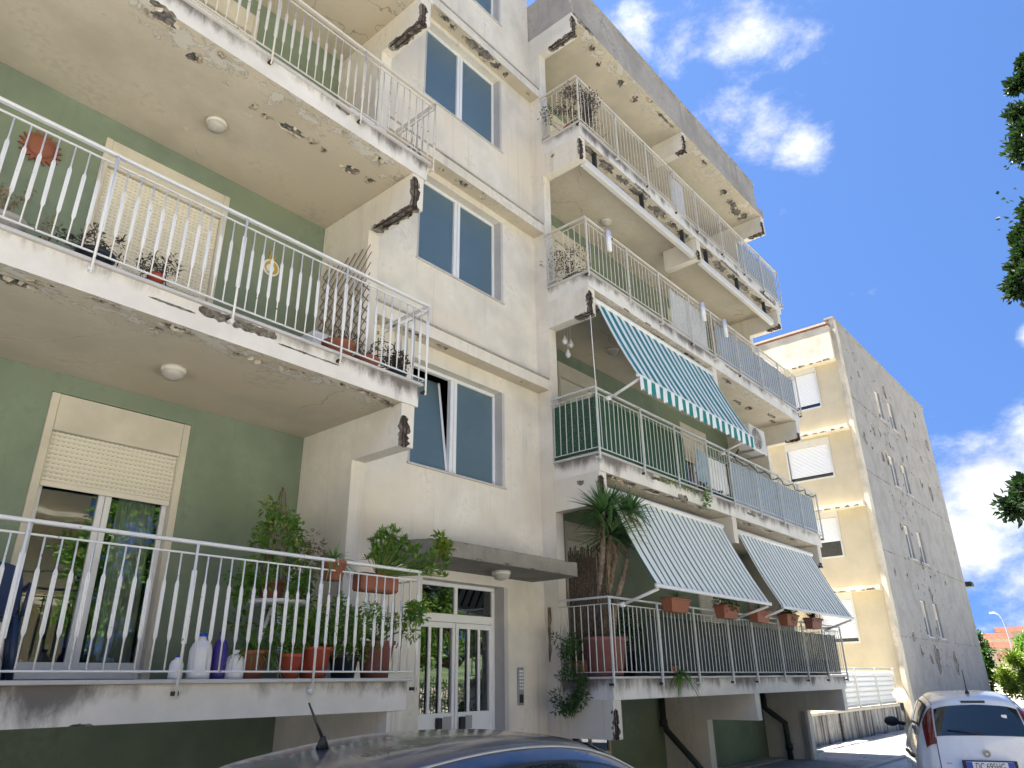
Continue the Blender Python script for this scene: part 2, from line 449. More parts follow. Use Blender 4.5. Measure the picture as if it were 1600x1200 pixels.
# ------------------------------------------------------------------ mesh helpers
class MB:
    """collects boxes, tubes, polygons ... and links them as ONE mesh object"""
    def __init__(self):
        self.v, self.f, self.mi, self.sm = [], [], [], []

    def add(self, vs_, fs_, mi=0, smooth=False):
        o = len(self.v)
        self.v += [tuple(p) for p in vs_]
        for fc in fs_:
            self.f.append(tuple(i + o for i in fc))
            self.mi.append(mi)
            self.sm.append(smooth)
        return self

    def box(self, x0, x1, y0, y1, z0, z1, mi=0):
        vs_ = [(x0, y0, z0), (x1, y0, z0), (x1, y1, z0), (x0, y1, z0), (x0, y0, z1), (x1, y0, z1), (x1, y1, z1), (x0, y1, z1)]
        return self.add(vs_, [(0, 3, 2, 1), (4, 5, 6, 7), (0, 1, 5, 4), (1, 2, 6, 5), (2, 3, 7, 6), (3, 0, 4, 7)], mi)

    def bbox(self, x0, x1, y0, y1, z0, z1, b=0.01, mi=0):
        """box with chamfered edges"""
        bm = bmesh.new()
        bmesh.ops.create_cube(bm, size=1.0)
        for v in bm.verts:
            v.co = Vector(((x0 + x1) / 2 + v.co.x * (x1 - x0), (y0 + y1) / 2 + v.co.y * (y1 - y0), (z0 + z1) / 2 + v.co.z * (z1 - z0)))
        bmesh.ops.bevel(bm, geom=list(bm.edges), offset=b, segments=1, affect='EDGES', profile=0.5)
        bm.verts.index_update()
        self.add([v.co[:] for v in bm.verts], [[v.index for v in fc.verts] for fc in bm.faces], mi)
        bm.free()
        return self

    def tube(self, pts, r, n=8, mi=0, cap=True, smooth=True):
        pts = [Vector(p) for p in pts]
        rs = r if isinstance(r, (list, tuple)) else [r] * len(pts)
        vs_, fs_ = [], []
        up0 = None
        for i, p in enumerate(pts):
            d = (pts[min(i + 1, len(pts) - 1)] - pts[max(i - 1, 0)]).normalized()
            ref = Vector((0, 0, 1)) if abs(d.z) < 0.9 else Vector((1, 0, 0))
            a = d.cross(ref).normalized() if up0 is None else (up0 - d * up0.dot(d)).normalized()
            up0 = a
            b = d.cross(a)
            for k in range(n):
                t = 2 * math.pi * k / n
                vs_.append(p + (a * math.cos(t) + b * math.sin(t)) * rs[i])
        for i in range(len(pts) - 1):
            for k in range(n):
                fs_.append((i * n + k, i * n + (k + 1) % n, (i + 1) * n + (k + 1) % n, (i + 1) * n + k))
        self.add(vs_, fs_, mi, smooth)
        if cap:
            o = len(self.v) - len(vs_)
            self.f.append(tuple(o + k for k in reversed(range(n)))); self.mi.append(mi); self.sm.append(False)
            q = o + (len(pts) - 1) * n
            self.f.append(tuple(q + k for k in range(n))); self.mi.append(mi); self.sm.append(False)
        return self

    def lathe(self, prof, c=(0, 0, 0), n=20, mi=0, smooth=True):
        c = Vector(c)
        vs_, fs_ = [], []
        for r, z in prof:
            for k in range(n):
                t = 2 * math.pi * k / n
                vs_.append((c.x + r * math.cos(t), c.y + r * math.sin(t), c.z + z))
        for i in range(len(prof) - 1):
            for k in range(n):
                fs_.append((i * n + k, i * n + (k + 1) % n, (i + 1) * n + (k + 1) % n, (i + 1) * n + k))
        return self.add(vs_, fs_, mi, smooth)

    def grid(self, pts, mi=0, smooth=True, flip=False):
        """pts: rows of points"""
        w = len(pts[0])
        vs_ = [p for row in pts for p in row]
        fs_ = []
        for i in range(len(pts) - 1):
            for j in range(w - 1):
                q = (i * w + j, i * w + j + 1, (i + 1) * w + j + 1, (i + 1) * w + j)
                fs_.append(tuple(reversed(q)) if flip else q)
        return self.add(vs_, fs_, mi, smooth)

    def sphere(self, c, r, n=16, mi=0):
        prof = [(r * math.sin(math.pi * i / n) + 1e-4, -r * math.cos(math.pi * i / n)) for i in range(n + 1)]
        return self.lathe(prof, c, n * 2, mi)

    def mesh(self, name, mats, origin=(0, 0, 0)):
        me = bpy.data.meshes.new(name)
        ox, oy, oz = origin
        me.from_pydata([(x - ox, y - oy, z - oz) for x, y, z in self.v], [], self.f)
        mats = mats if isinstance(mats, (list, tuple)) else [mats]
        for mt in mats:
            me.materials.append(mt)
        me.polygons.foreach_set('material_index', self.mi)
        me.polygons.foreach_set('use_smooth', self.sm)
        me.update()
        return me

    def build(self, name, mats, parent=None, origin=None, bevel=0.0):
        """origin None: vertices are in the frame of the parent's root (world frame if no parent)"""
        o3 = origin if origin is not None else (FR.get(parent.name, (0, 0, 0)) if parent else (0, 0, 0))
        me = self.mesh(name, mats, o3)
        o = link(name, me, parent)
        if parent is not None:
            FR[o.name] = o3
        elif origin is not None:
            o.location = origin
            FR[o.name] = tuple(origin)
        if bevel:
            md = o.modifiers.new('bevel', 'BEVEL')
            md.width = bevel
            md.segments = 1
            md.limit_method = 'ANGLE'
        return o


FR = {}                        # frame origin of every object whose vertices were given in world coordinates


def link(name, data, parent=None, loc=None):
    o = bpy.data.objects.new(name, data)
    COL.objects.link(o)
    if parent is not None:
        o.parent = parent
    if loc is not None:
        o.location = loc
    return o


def thing(name, label, cat, loc=(0, 0, 0), group=None, rz=0.0):
    o = link(name, None)
    o.empty_display_size = 0.2
    o.location = loc
    o.rotation_euler = (0, 0, rz)
    FR[o.name] = tuple(loc)
    return tag(o, label, cat, group)


def tag(o, label, cat, group=None):
    o['label'] = label
    o['category'] = cat
    if group:
        o['group'] = group
    return o


def struct(o):
    o['kind'] = 'structure'
    return o


def rel(parent, p):
    f_ = FR[parent.name]
    return (p[0] - f_[0], p[1] - f_[1], p[2] - f_[2])


def rnd(a, b):
    return random.uniform(a, b)


def wall_y(mb, x0, x1, z0, z1, y0, y1, holes, mi=0):
    """wall in the xz plane between y0 (front) and y1 with rectangular openings (hx0, hx1, hz0, hz1)"""
    xs = sorted({x0, x1, *[h[0] for h in holes], *[h[1] for h in holes]})
    zs = sorted({z0, z1, *[h[2] for h in holes], *[h[3] for h in holes]})
    def solid(i, j):
        if not (0 <= i < len(xs) - 1 and 0 <= j < len(zs) - 1):
            return False
        cx, cz = (xs[i] + xs[i + 1]) / 2, (zs[j] + zs[j + 1]) / 2
        return not any(h[0] < cx < h[1] and h[2] < cz < h[3] for h in holes)
    for i in range(len(xs) - 1):
        for j in range(len(zs) - 1):
            if not solid(i, j):
                continue
            a, b, c, d = xs[i], xs[i + 1], zs[j], zs[j + 1]
            mb.add([(a, y0, c), (b, y0, c), (b, y0, d), (a, y0, d)], [(0, 1, 2, 3)], mi)
            mb.add([(a, y1, c), (b, y1, c), (b, y1, d), (a, y1, d)], [(3, 2, 1, 0)], mi)
            if not solid(i - 1, j):
                mb.add([(a, y0, c), (a, y0, d), (a, y1, d), (a, y1, c)], [(0, 1, 2, 3)], mi)
            if not solid(i + 1, j):
                mb.add([(b, y0, c), (b, y0, d), (b, y1, d), (b, y1, c)], [(3, 2, 1, 0)], mi)
            if not solid(i, j - 1):
                mb.add([(a, y0, c), (a, y1, c), (b, y1, c), (b, y0, c)], [(0, 1, 2, 3)], mi)
            if not solid(i, j + 1):
                mb.add([(a, y0, d), (a, y1, d), (b, y1, d), (b, y0, d)], [(3, 2, 1, 0)], mi)
    return mb


def jag_patch(mb, c, u, v, n, ru, rv, depth, seed, mi=1, k=22, rim_mi=3):
    """closed cutter: ragged-edged hole in the plane at c (axes u, v, outward normal n)"""
    rg = random.Random(seed)
    c, u, v, n = Vector(c), Vector(u), Vector(v), Vector(n)
    rim = []
    w = 1.0
    for i in range(k):
        t = 2 * math.pi * i / k + rg.uniform(-0.12, 0.12)
        w = 0.62 * w + 0.38 * rg.uniform(0.30, 1.55)
        rr = w * rg.uniform(0.84, 1.14)
        rim.append(u * (math.cos(t) * ru * rr) + v * (math.sin(t) * rv * rr))
    vs_, o = [], len(mb.v)
    for p in rim:
        vs_.append(c + p * 1.03 + n * 0.03)
    for p in rim:
        vs_.append(c + p * 0.86 - n * depth * rg.uniform(0.35, 0.75))
    for p in rim:
        vs_.append(c + p * 0.45 - n * depth * rg.uniform(0.6, 1.15))
    vs_.append(c - n * depth * rg.uniform(0.7, 1.1))
    fs_ = []
    for i in range(k):
        j = (i + 1) % k
        fs_ += [(i, j, k + j, k + i), (k + i, k + j, 2 * k + j, 2 * k + i), (2 * k + i, 2 * k + j, 3 * k)]
    fs_.append(tuple(reversed(range(k))))
    o0 = len(mb.f)
    mb.add(vs_, [tuple(reversed(f_)) for f_ in fs_], mi)
    for i in range(k):
        if rg.random() < 0.7:
            mb.mi[o0 + 3 * i] = rim_mi


def jag_bar(mb, p0, p1, a, b, ra, rb, seed, seg=9, mi=1):
    """closed ragged bar along an edge: cutter for spalled arrises"""
    rg = random.Random(seed)
    p0, p1, a, b = Vector(p0), Vector(p1), Vector(a), Vector(b)
    vs_, fs_ = [], []
    for i in range(seg + 1):
        c = p0.lerp(p1, i / seg)
        e = 0.35 if i in (0, seg) else 1.0
        for k in range(8):
            t = 2 * math.pi * k / 8 + 0.39
            r_ = rg.uniform(0.5, 1.35) * e
            vs_.append(c + a * (math.cos(t) * ra * r_) + b * (math.sin(t) * rb * r_))
    for i in range(seg):
        for k in range(8):
            fs_.append((i * 8 + k, i * 8 + (k + 1) % 8, (i + 1) * 8 + (k + 1) % 8, (i + 1) * 8 + k))
    fs_.append(tuple(reversed(range(8))))
    fs_.append(tuple(seg * 8 + k for k in range(8)))
    mb.add(vs_, fs_, mi)


def carve(o, cut):
    """subtract the cutter from the mesh object (real recesses with their own broken faces)"""
    if not cut.f:
        return o
    me = cut.mesh('cutter', [m_ for m_ in o.data.materials], FR.get(o.name, (0, 0, 0)))
    bm = bmesh.new()
    bm.from_mesh(me)
    bmesh.ops.recalc_face_normals(bm, faces=bm.faces)
    bm.to_mesh(me)
    bm.free()
    c = bpy.data.objects.new('cutter', me)
    COL.objects.link(c)
    if o.parent is not None:
        c.parent = o.parent
    md = o.modifiers.new('carve', 'BOOLEAN')
    md.operation = 'DIFFERENCE'
    md.solver = 'EXACT'
    md.use_self = True
    md.object = c
    dg = bpy.context.evaluated_depsgraph_get()
    res = bpy.data.meshes.new_from_object(o.evaluated_get(dg))
    o.modifiers.clear()
    if len(res.polygons) >= 6:
        old = o.data
        o.data = res
        bpy.data.meshes.remove(old)
    bpy.data.objects.remove(c)
    bpy.data.meshes.remove(me)
    return o


def copy_thing(root, loc, rz=None, label=None):
    r_ = root.copy()
    COL.objects.link(r_)
    r_.location = loc
    FR[r_.name] = tuple(loc)
    if rz is not None:
        r_.rotation_euler = (0, 0, rz)
    if label:
        r_['label'] = label
    for ch in root.children:
        c = ch.copy()
        COL.objects.link(c)
        c.parent = r_
        for g in ch.children:
            d = g.copy()
            COL.objects.link(d)
            d.parent = c
    return r_


# ------------------------------------------------------------------ ground
G = MB()
G.box(-700, 900, -700, 900, -0.6, 0.0)
struct(G.build('ground', M['earth']))
rd = MB()
rd.box(-60, 120, -7.5, 5.2, -0.2, 0.006)
struct(rd.build('parking_road', M['asphalt']))
pv = MB()
pv.box(-20, 60, 5.2, 7.40, -0.2, 0.035)
pave = struct(pv.build('pavement', M['pavement']))
ks = MB()
kmesh = MB().bbox(0.01, 0.99, 0, 0.14, 0, 0.06, 0.012).mesh('kerb_stone', M['slabstone'])
for i in range(0, 34):
    link('kerb_stone', kmesh, pave, (-4 + i, 5.06, -0.01 + rnd(0, 0.006)))
smesh = MB().bbox(0.006, 0.494, 0, 0.42, 0, 0.05, 0.008).mesh('paving_slab', M['slabstone'])
for i in range(0, 42):
    o_ = link('paving_slab', smesh, pave, (8.8 + i * 0.5, 6.95 + rnd(-0.012, 0.012), 0.0 + rnd(0, 0.022)))
    o_.rotation_euler = (rnd(-0.02, 0.02), rnd(-0.02, 0.02), rnd(-0.02, 0.02))

# ------------------------------------------------------------------ the apartment building
F = [1.67, 4.70, 7.74, 10.80]
TH = 0.25
YF, YW, YS, YG = 5.60, 6.42, 6.68, 7.42
XL0, XL1, XS0, XS1, XR1 = -4.30, 4.92, 4.92, 8.46, 17.45
ab = thing('apartment_building', 'long cream apartment block with green loggias and crumbling concrete balconies', 'building', (6.6, 7.4, 0.0))

# stair tower front
holes = [(5.78, 7.63, 4.20, 5.68), (5.78, 7.63, 7.20, 8.74), (5.78, 7.63, 10.20, 11.83), (5.78, 7.63, 13.22, 14.7), (6.10, 7.66, 0.28, 2.84)]
sw = MB()
wall_y(sw, XS0 + 0.002, XS1, 0.0, 16.6, YS, YS + 0.28, holes)
stair_wall = sw.build('stair_wall', [M['cream'], M['bare']], ab)
# side walls that close the loggias
def side_wall(x0, x1, z1=13.5, z0=0.0, y1=YG - 0.003):
    return MB().box(x0, x1, YW, y1, z0, z1).build('side_wall', M['cream'], ab)
side_wall(4.74, 4.918)
side_wall(8.46, 8.645)
side_wall(17.25, 17.447)
side_wall(-4.3, -4.1)
MB().box(12.80, 13.0, 6.55, YG - 0.004, 0.0, 1.42).build('side_wall', M['cream'], ab)
# roof-top closing walls and the body behind
MB().box(8.47, 17.447, YG + 0.3, 16.0, 13.5, 13.9).build('roof_deck', M['grey_parapet'], ab)
MB().box(-4.3, 8.465, YG + 0.3, 16.0, 13.5, 13.9).build('roof_deck', M['grey_parapet'], ab)
MB().box(XS0, XS1, YS + 0.3, 16.0, 16.6, 16.8).build('roof_deck', M['grey_parapet'], ab)
MB().box(-4.3, 17.447, 15.8, 16.0, 0.0, 13.498).build('rear_wall', M['cream'], ab)
MB().box(17.25, 17.446, YG + 0.003, 15.79, 0.0, 13.498).build('end_wall', M['cream'], ab)
MB().box(-4.299, -4.1, YG + 0.003, 15.79, 0.0, 13.498).build('end_wall', M['cream'], ab)
MB().box(XS0, XS0 + 0.2, YS + 0.285, 15.9, 13.9, 16.598).build('tower_side', M['cream'], ab)
MB().box(XS1 - 0.2, XS1 - 0.001, YS + 0.285, 15.9, 13.9, 16.598).build('tower_side', M['cream'], ab)

# green back walls with their door openings
dl = [(1.98, 3.34, F[0] + 0.02, 4.26), (1.90, 3.36, F[1] + 0.02, 7.24), (1.90, 3.36, F[2] + 0.02, 10.28), (1.90, 3.36, F[3] + 0.02, 13.2)]
gl = MB()
wall_y(gl, -4.1, 4.74, 0.0, 13.498, YG, YG + 0.25, dl)
gl.build('back_wall', M['green'], ab)
dr = []
for k in range(4):
    zt = F[k] + 2.55
    dr += [(10.0, 11.3, F[k] + 0.02, zt), (14.7, 16.0, F[k] + 0.02, zt)]
dr.append((9.95, 11.05, 0.55, 0.93))
gr = MB()
wall_y(gr, 8.645, 17.25, 0.0, 13.498, YG, YG + 0.25, dr)
gr.build('back_wall', M['green'], ab)
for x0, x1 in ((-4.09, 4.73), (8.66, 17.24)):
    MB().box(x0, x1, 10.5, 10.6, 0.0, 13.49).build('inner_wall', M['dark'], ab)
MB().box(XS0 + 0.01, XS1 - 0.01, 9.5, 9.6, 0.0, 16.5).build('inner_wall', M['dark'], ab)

# slabs with real broken-out patches
UX, UY, UZ = Vector((1, 0, 0)), Vector((0, 1, 0)), Vector((0, 0, 1))
DN = Vector((0, 0, -1))
FRONT = Vector((0, -1, 0))
seed_ = [100]


def soffit_hits(cut, z, hits):
    for x, y, ru, rv in hits:
        seed_[0] += 1
        jag_patch(cut, (x, y, z), UX, UY, DN, ru, rv, 0.035, seed_[0])


def peel(o, z, hits):
    """paint and plaster flakes that curl down round the broken patches"""
    rg = random.Random(int(z * 100))
    mb = MB()
    for x, y, ru, rv in hits:
        for _ in range(rg.randint(3, 7)):
            t = rg.uniform(0, 2 * math.pi)
            px, py = x + math.cos(t) * ru * rg.uniform(0.85, 1.25), y + math.sin(t) * rv * rg.uniform(0.85, 1.25)
            d = Vector((math.cos(t + rg.uniform(-1, 1)), math.sin(t + rg.uniform(-1, 1)), 0))
            s = Vector((-d.y, d.x, 0))
            w, l_, hgt = rg.uniform(0.012, 0.045), rg.uniform(0.02, 0.06), rg.uniform(0.008, 0.03)
            p = Vector((px, py, z - 0.001))
            rows = []
            for j in range(4):
                u_ = j / 3
                q = p - d * l_ * u_ + Vector((0, 0, -hgt * u_ * u_))
                rows.append([q - s * w * (1 - 0.5 * u_ * rg.uniform(0.3, 1)), q + s * w * (1 - 0.5 * u_ * rg.uniform(0.3, 1))])
            mb.grid(rows).grid([[v + Vector((0, 0, 0.002)) for v in r_] for r_ in rows], flip=True)
    f_ = mb.build('peeling_paint', M['flake'], o)
    f_['kind'] = 'stuff'


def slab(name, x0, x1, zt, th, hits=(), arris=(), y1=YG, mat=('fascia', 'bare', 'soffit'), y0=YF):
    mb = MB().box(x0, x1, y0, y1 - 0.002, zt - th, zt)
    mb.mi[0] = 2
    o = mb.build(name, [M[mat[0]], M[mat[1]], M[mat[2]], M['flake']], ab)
    cut = MB()
    soffit_hits(cut, zt - th, hits)
    for xa, xb, zz, rr in arris:
        seed_[0] += 1
        jag_bar(cut, (xa, y0, zz), (xb, y0, zz), FRONT, UZ, rr * 0.7, rr, seed_[0], max(7, int((xb - xa) * 24)))
    carve(o, cut)
    if hits:
        peel(o, zt - th, hits)
    return o


L3h = [(1.66, 5.70, 0.16, 0.09), (2.09, 5.92, 0.075, 0.07), (2.24, 5.68, 0.03, 0.03), (2.85, 6.08, 0.03, 0.06), (3.02, 6.10, 0.06, 0.025),
       (3.33, 6.10, 0.19, 0.08), (3.57, 6.07, 0.05, 0.05), (3.77, 6.09, 0.035, 0.03), (4.21, 6.13, 0.12, 0.07), (4.49, 6.14, 0.07, 0.06),
       (4.30, 5.72, 0.10, 0.03), (3.75, 5.68, 0.07, 0.025), (0.6, 5.9, 0.12, 0.06), (-1.4, 6.2, 0.2, 0.08)]
L2h = [(1.10, 5.83, 0.22, 0.05), (1.28, 5.70, 0.10, 0.03), (1.74, 5.66, 0.12, 0.03), (2.30, 5.70, 0.14, 0.055), (2.20, 5.82, 0.06, 0.04), (2.92, 5.78, 0.05, 0.02),
       (3.02, 5.77, 0.04, 0.02), (3.12, 5.76, 0.03, 0.02), (3.40, 5.72, 0.06, 0.02), (3.52, 5.70, 0.05, 0.015), (4.02, 5.68, 0.15, 0.035), (4.30, 5.68, 0.16, 0.04),
       (4.52, 5.70, 0.15, 0.045), (4.66, 5.74, 0.09, 0.04)]
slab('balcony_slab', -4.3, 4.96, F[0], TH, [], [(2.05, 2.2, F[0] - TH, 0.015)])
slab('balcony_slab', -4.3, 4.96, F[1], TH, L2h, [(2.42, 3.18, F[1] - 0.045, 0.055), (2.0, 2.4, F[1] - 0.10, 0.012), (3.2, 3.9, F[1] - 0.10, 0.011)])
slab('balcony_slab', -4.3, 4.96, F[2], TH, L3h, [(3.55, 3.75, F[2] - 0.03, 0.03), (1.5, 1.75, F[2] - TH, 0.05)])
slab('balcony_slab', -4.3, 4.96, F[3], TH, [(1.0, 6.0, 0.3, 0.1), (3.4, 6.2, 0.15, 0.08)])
R3h = [(9.2, 5.95, 0.10, 0.05), (15.03, 6.13, 0.22, 0.07), (15.6, 6.07, 0.12, 0.09), (16.5, 5.92, 0.25, 0.06), (16.9, 6.05, 0.16, 0.05), (10.9, 5.75, 0.3, 0.05), (12.0, 5.72, 0.3, 0.05), (13.7, 5.72, 0.25, 0.05)]
R4h = [(8.95, 5.72, 0.26, 0.09), (9.5, 5.74, 0.32, 0.11), (10.05, 5.72, 0.22, 0.08), (10.6, 5.72, 0.33, 0.09), (11.4, 5.75, 0.36, 0.12), (12.0, 5.75, 0.25, 0.09), (12.5, 5.75, 0.22, 0.1),
       (13.5, 5.73, 0.35, 0.10), (14.2, 5.75, 0.4, 0.12), (14.9, 5.74, 0.28, 0.09), (15.5, 5.76, 0.35, 0.12), (16.3, 5.76, 0.4, 0.12), (17.0, 5.75, 0.2, 0.10)]
R2h = [(8.9, 5.72, 0.22, 0.08), (9.4, 5.72, 0.35, 0.09), (10.1, 5.72, 0.3, 0.09), (10.8, 5.70, 0.35, 0.07), (11.8, 5.70, 0.3, 0.06), (13.7, 5.71, 0.35, 0.07), (14.8, 5.71, 0.35, 0.07), (16.0, 5.71, 0.3, 0.07)]
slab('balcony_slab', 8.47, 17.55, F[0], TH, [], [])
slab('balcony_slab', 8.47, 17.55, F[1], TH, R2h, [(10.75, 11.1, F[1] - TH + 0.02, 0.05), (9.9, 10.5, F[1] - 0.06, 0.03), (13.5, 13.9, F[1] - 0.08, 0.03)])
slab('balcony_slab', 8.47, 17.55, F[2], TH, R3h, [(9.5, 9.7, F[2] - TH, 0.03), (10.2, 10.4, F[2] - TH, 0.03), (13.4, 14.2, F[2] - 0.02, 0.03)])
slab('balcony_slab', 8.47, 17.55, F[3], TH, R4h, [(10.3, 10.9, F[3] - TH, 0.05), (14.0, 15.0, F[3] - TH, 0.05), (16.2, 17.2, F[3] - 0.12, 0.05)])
RFh = [(9.43, 5.80, 0.10, 0.08), (9.85, 5.93, 0.07, 0.09), (10.6, 5.87, 0.12, 0.10), (11.2, 5.89, 0.09, 0.10), (11.42, 5.68, 0.12, 0.05), (12.1, 5.72, 0.3, 0.05), (12.5, 5.70, 0.12, 0.04),
       (14.18, 5.74, 0.14, 0.06), (15.57, 5.90, 0.16, 0.09), (16.2, 5.95, 0.30, 0.12), (16.6, 6.03, 0.26, 0.15), (17.0, 6.0, 0.18, 0.16)]
slab('roof_slab', 8.47, 17.50, 13.75, TH, RFh, [(8.5, 9.2, 13.50, 0.06)], mat=('grey_parapet', 'bare', 'soffit'), y1=YG + 0.29)
slab('roof_slab', -4.3, 4.96, 13.75, TH, [], mat=('grey_parapet', 'bare', 'soffit'), y1=YG + 0.29)
# weathered parapet above the roof slab
pp_ = MB().box(8.47, 17.12, YF + 0.03, YF + 0.2, 13.753, 14.48)
pp_.box(8.47, 8.66, YF + 0.2, YG + 3, 13.753, 14.48).box(8.47, 17.15, YF + 0.005, YF + 0.23, 14.482, 14.53).box(16.95, 17.12, YF + 0.2, YG + 3, 13.753, 14.48)
pp_.build('roof_parapet', M['grey_parapet'], ab)
MB().box(-4.3, 4.9, YF + 0.03, YF + 0.2, 13.753, 14.48).build('roof_parapet', M['grey_parapet'], ab)
# thin marble edging on every slab (drip)
for k in range(4):
    MB().bbox(-4.3, 5.0, YF - 0.035, YF + 0.3, F[k] + 0.002, F[k] + 0.032, 0.005).build('marble_edge', M['marble'], ab)
    MB().bbox(8.43, 17.58, YF - 0.035, YF + 0.3, F[k] + 0.002, F[k] + 0.032, 0.005).build('marble_edge', M['marble'], ab)
    MB().bbox(8.43, 8.75, YF + 0.302, YW - 0.002, F[k] + 0.002, F[k] + 0.032, 0.005).build('marble_edge', M['marble'], ab)

# cantilever beams under the slabs, arrises burst open by rust
def beam(x0, x1, zt, front=None, bottom=None, hits=(), depth=0.48, both=False, y1=YW - 0.002):
    mb = MB().box(x0, x1, YF + 0.012, y1, zt - depth, zt - 0.002)
    o = mb.build('cantilever_beam', [M['cream'], M['bare'], M['cream'], M['flake']], ab)
    cut = MB()
    bars = MB()
    yb, zb = YF + 0.012, zt - depth
    xe = x0 + 0.02
    if front:
        h = front
        seed_[0] += 1
        jag_bar(cut, (xe + 0.03, yb + 0.01, zb - 0.02), (xe + 0.03, yb + 0.01, zb + h), UX, UY, 0.075, 0.045, seed_[0], 12)
        if both:
            jag_bar(cut, (x1 - 0.04, yb + 0.01, zb - 0.02), (x1 - 0.04, yb + 0.01, zb + h * 0.8), UX, UY, 0.07, 0.05, seed_[0] + 900, 8)
        for q in (0.03, 0.075):
            bars.tube([(xe + q, yb + 0.018, zb + 0.0), (xe + q + rnd(-0.008, 0.008), yb + 0.012, zb + h * 0.5), (xe + q, yb + 0.02, zb + h)], 0.009, 6)
    if bottom:
        seed_[0] += 1
        jag_bar(cut, (xe + 0.04, yb - 0.02, zb + 0.0), (xe + 0.04, yb + bottom, zb + 0.0), UX, UZ, 0.105, 0.05, seed_[0], 14)
        for q in (0.02, 0.09, 0.145):
            bars.tube([(xe + q, yb + 0.005, zb + 0.03), (xe + q + rnd(-0.01, 0.01), yb + bottom * 0.5, zb + 0.022), (xe + q, yb + bottom, zb + 0.034)], 0.010, 6)
        for i in range(int(bottom / 0.14)):
            bars.tube([(xe - 0.005, yb + 0.07 + i * 0.14, zb + 0.045), (xe + 0.15, yb + 0.07 + i * 0.14, zb + 0.04)], 0.006, 6)
    for y, z, ru, rv in hits:
        seed_[0] += 1
        jag_patch(cut, (x0, y, z), UY, UZ, -UX, ru, rv, 0.03, seed_[0])
    carve(o, cut)
    if bars.f:
        bars.build('exposed_rebar', M['rust'], o)
    return o


for k in range(1, 4):
    zt = F[k] - TH
    beam(4.74, 4.92, zt, front=0.34 if k != 2 else 0.44, bottom=None if k == 1 else 0.78 if k == 2 else 0.7)
beam(4.74, 4.92, F[0] - TH, depth=1.40)
beam(4.74, 4.92, 13.5)
for k in range(1, 4):
    zt = F[k] - TH
    beam(-4.3, -4.12, zt)
    beam(8.46, 8.645, zt, front=0.42, bottom=0.3 if k == 2 else None,
         hits=[(5.95, zt - 0.12, 0.09, 0.05)] if k == 1 else ([(6.2, zt - 0.15, 0.05, 0.05)] if k == 3 else []))
    beam(12.80, 12.98, zt, front=0.2 if k == 3 else None)
    beam(17.25, 17.447, zt, front=0.18 if k == 2 else 0.1, bottom=0.35)
beam(8.46, 8.645, F[0] - TH, front=0.36, depth=0.46)
beam(12.80, 12.98, F[0] - TH, depth=0.42, y1=6.548)
beam(17.25, 17.447, F[0] - TH, depth=0.42)
beam(8.46, 8.645, 13.5, front=0.44, bottom=0.6, depth=0.5, both=True)
beam(12.80, 12.98, 13.5, front=0.44, bottom=0.24, depth=0.52, both=True)
beam(17.25, 17.447, 13.5, front=0.35, bottom=0.45, depth=0.52)

# stair window ledges
for k, (z0, hts) in enumerate([(5.92, [(5.7, 6.54, 0.2, 0.05), (6.15, 6.55, 0.14, 0.04), (5.35, 6.55, 0.2, 0.05), (7.9, 6.55, 0.05, 0.03)]),
                               (8.86, [(5.55, 6.54, 0.2, 0.07), (6.1, 6.55, 0.05, 0.03), (6.55, 6.55, 0.13, 0.05), (7.0, 6.56, 0.05, 0.03)]),
                               (11.93, [(6.05, 6.52, 0.14, 0.05), (6.25, 6.55, 0.09, 0.06), (6.75, 6.54, 0.22, 0.09), (7.05, 6.55, 0.24, 0.10), (7.35, 6.56, 0.13, 0.08), (7.62, 6.56, 0.06, 0.09), (8.25, 6.55, 0.03, 0.05)]),
                               (14.95, [])]):
    mb = MB().box(XS0 + 0.003, XS1 - 0.003, 6.45, YS - 0.002, z0, z0 + 0.17)
    mb.mi[0] = 2
    o = mb.build('window_ledge', [M['cream'], M['bare'], M['soffit'], M['flake']], ab)
    cut = MB()
    soffit_hits(cut, z0, hts)
    carve(o, cut)
    if hts:
        peel(o, z0, hts)
    MB().bbox(XS0 + 0.004, XS1 - 0.004, 6.43, YS - 0.003, z0 + 0.172, z0 + 0.20, 0.006).build('ledge_cap', M['grey_parapet'], o)

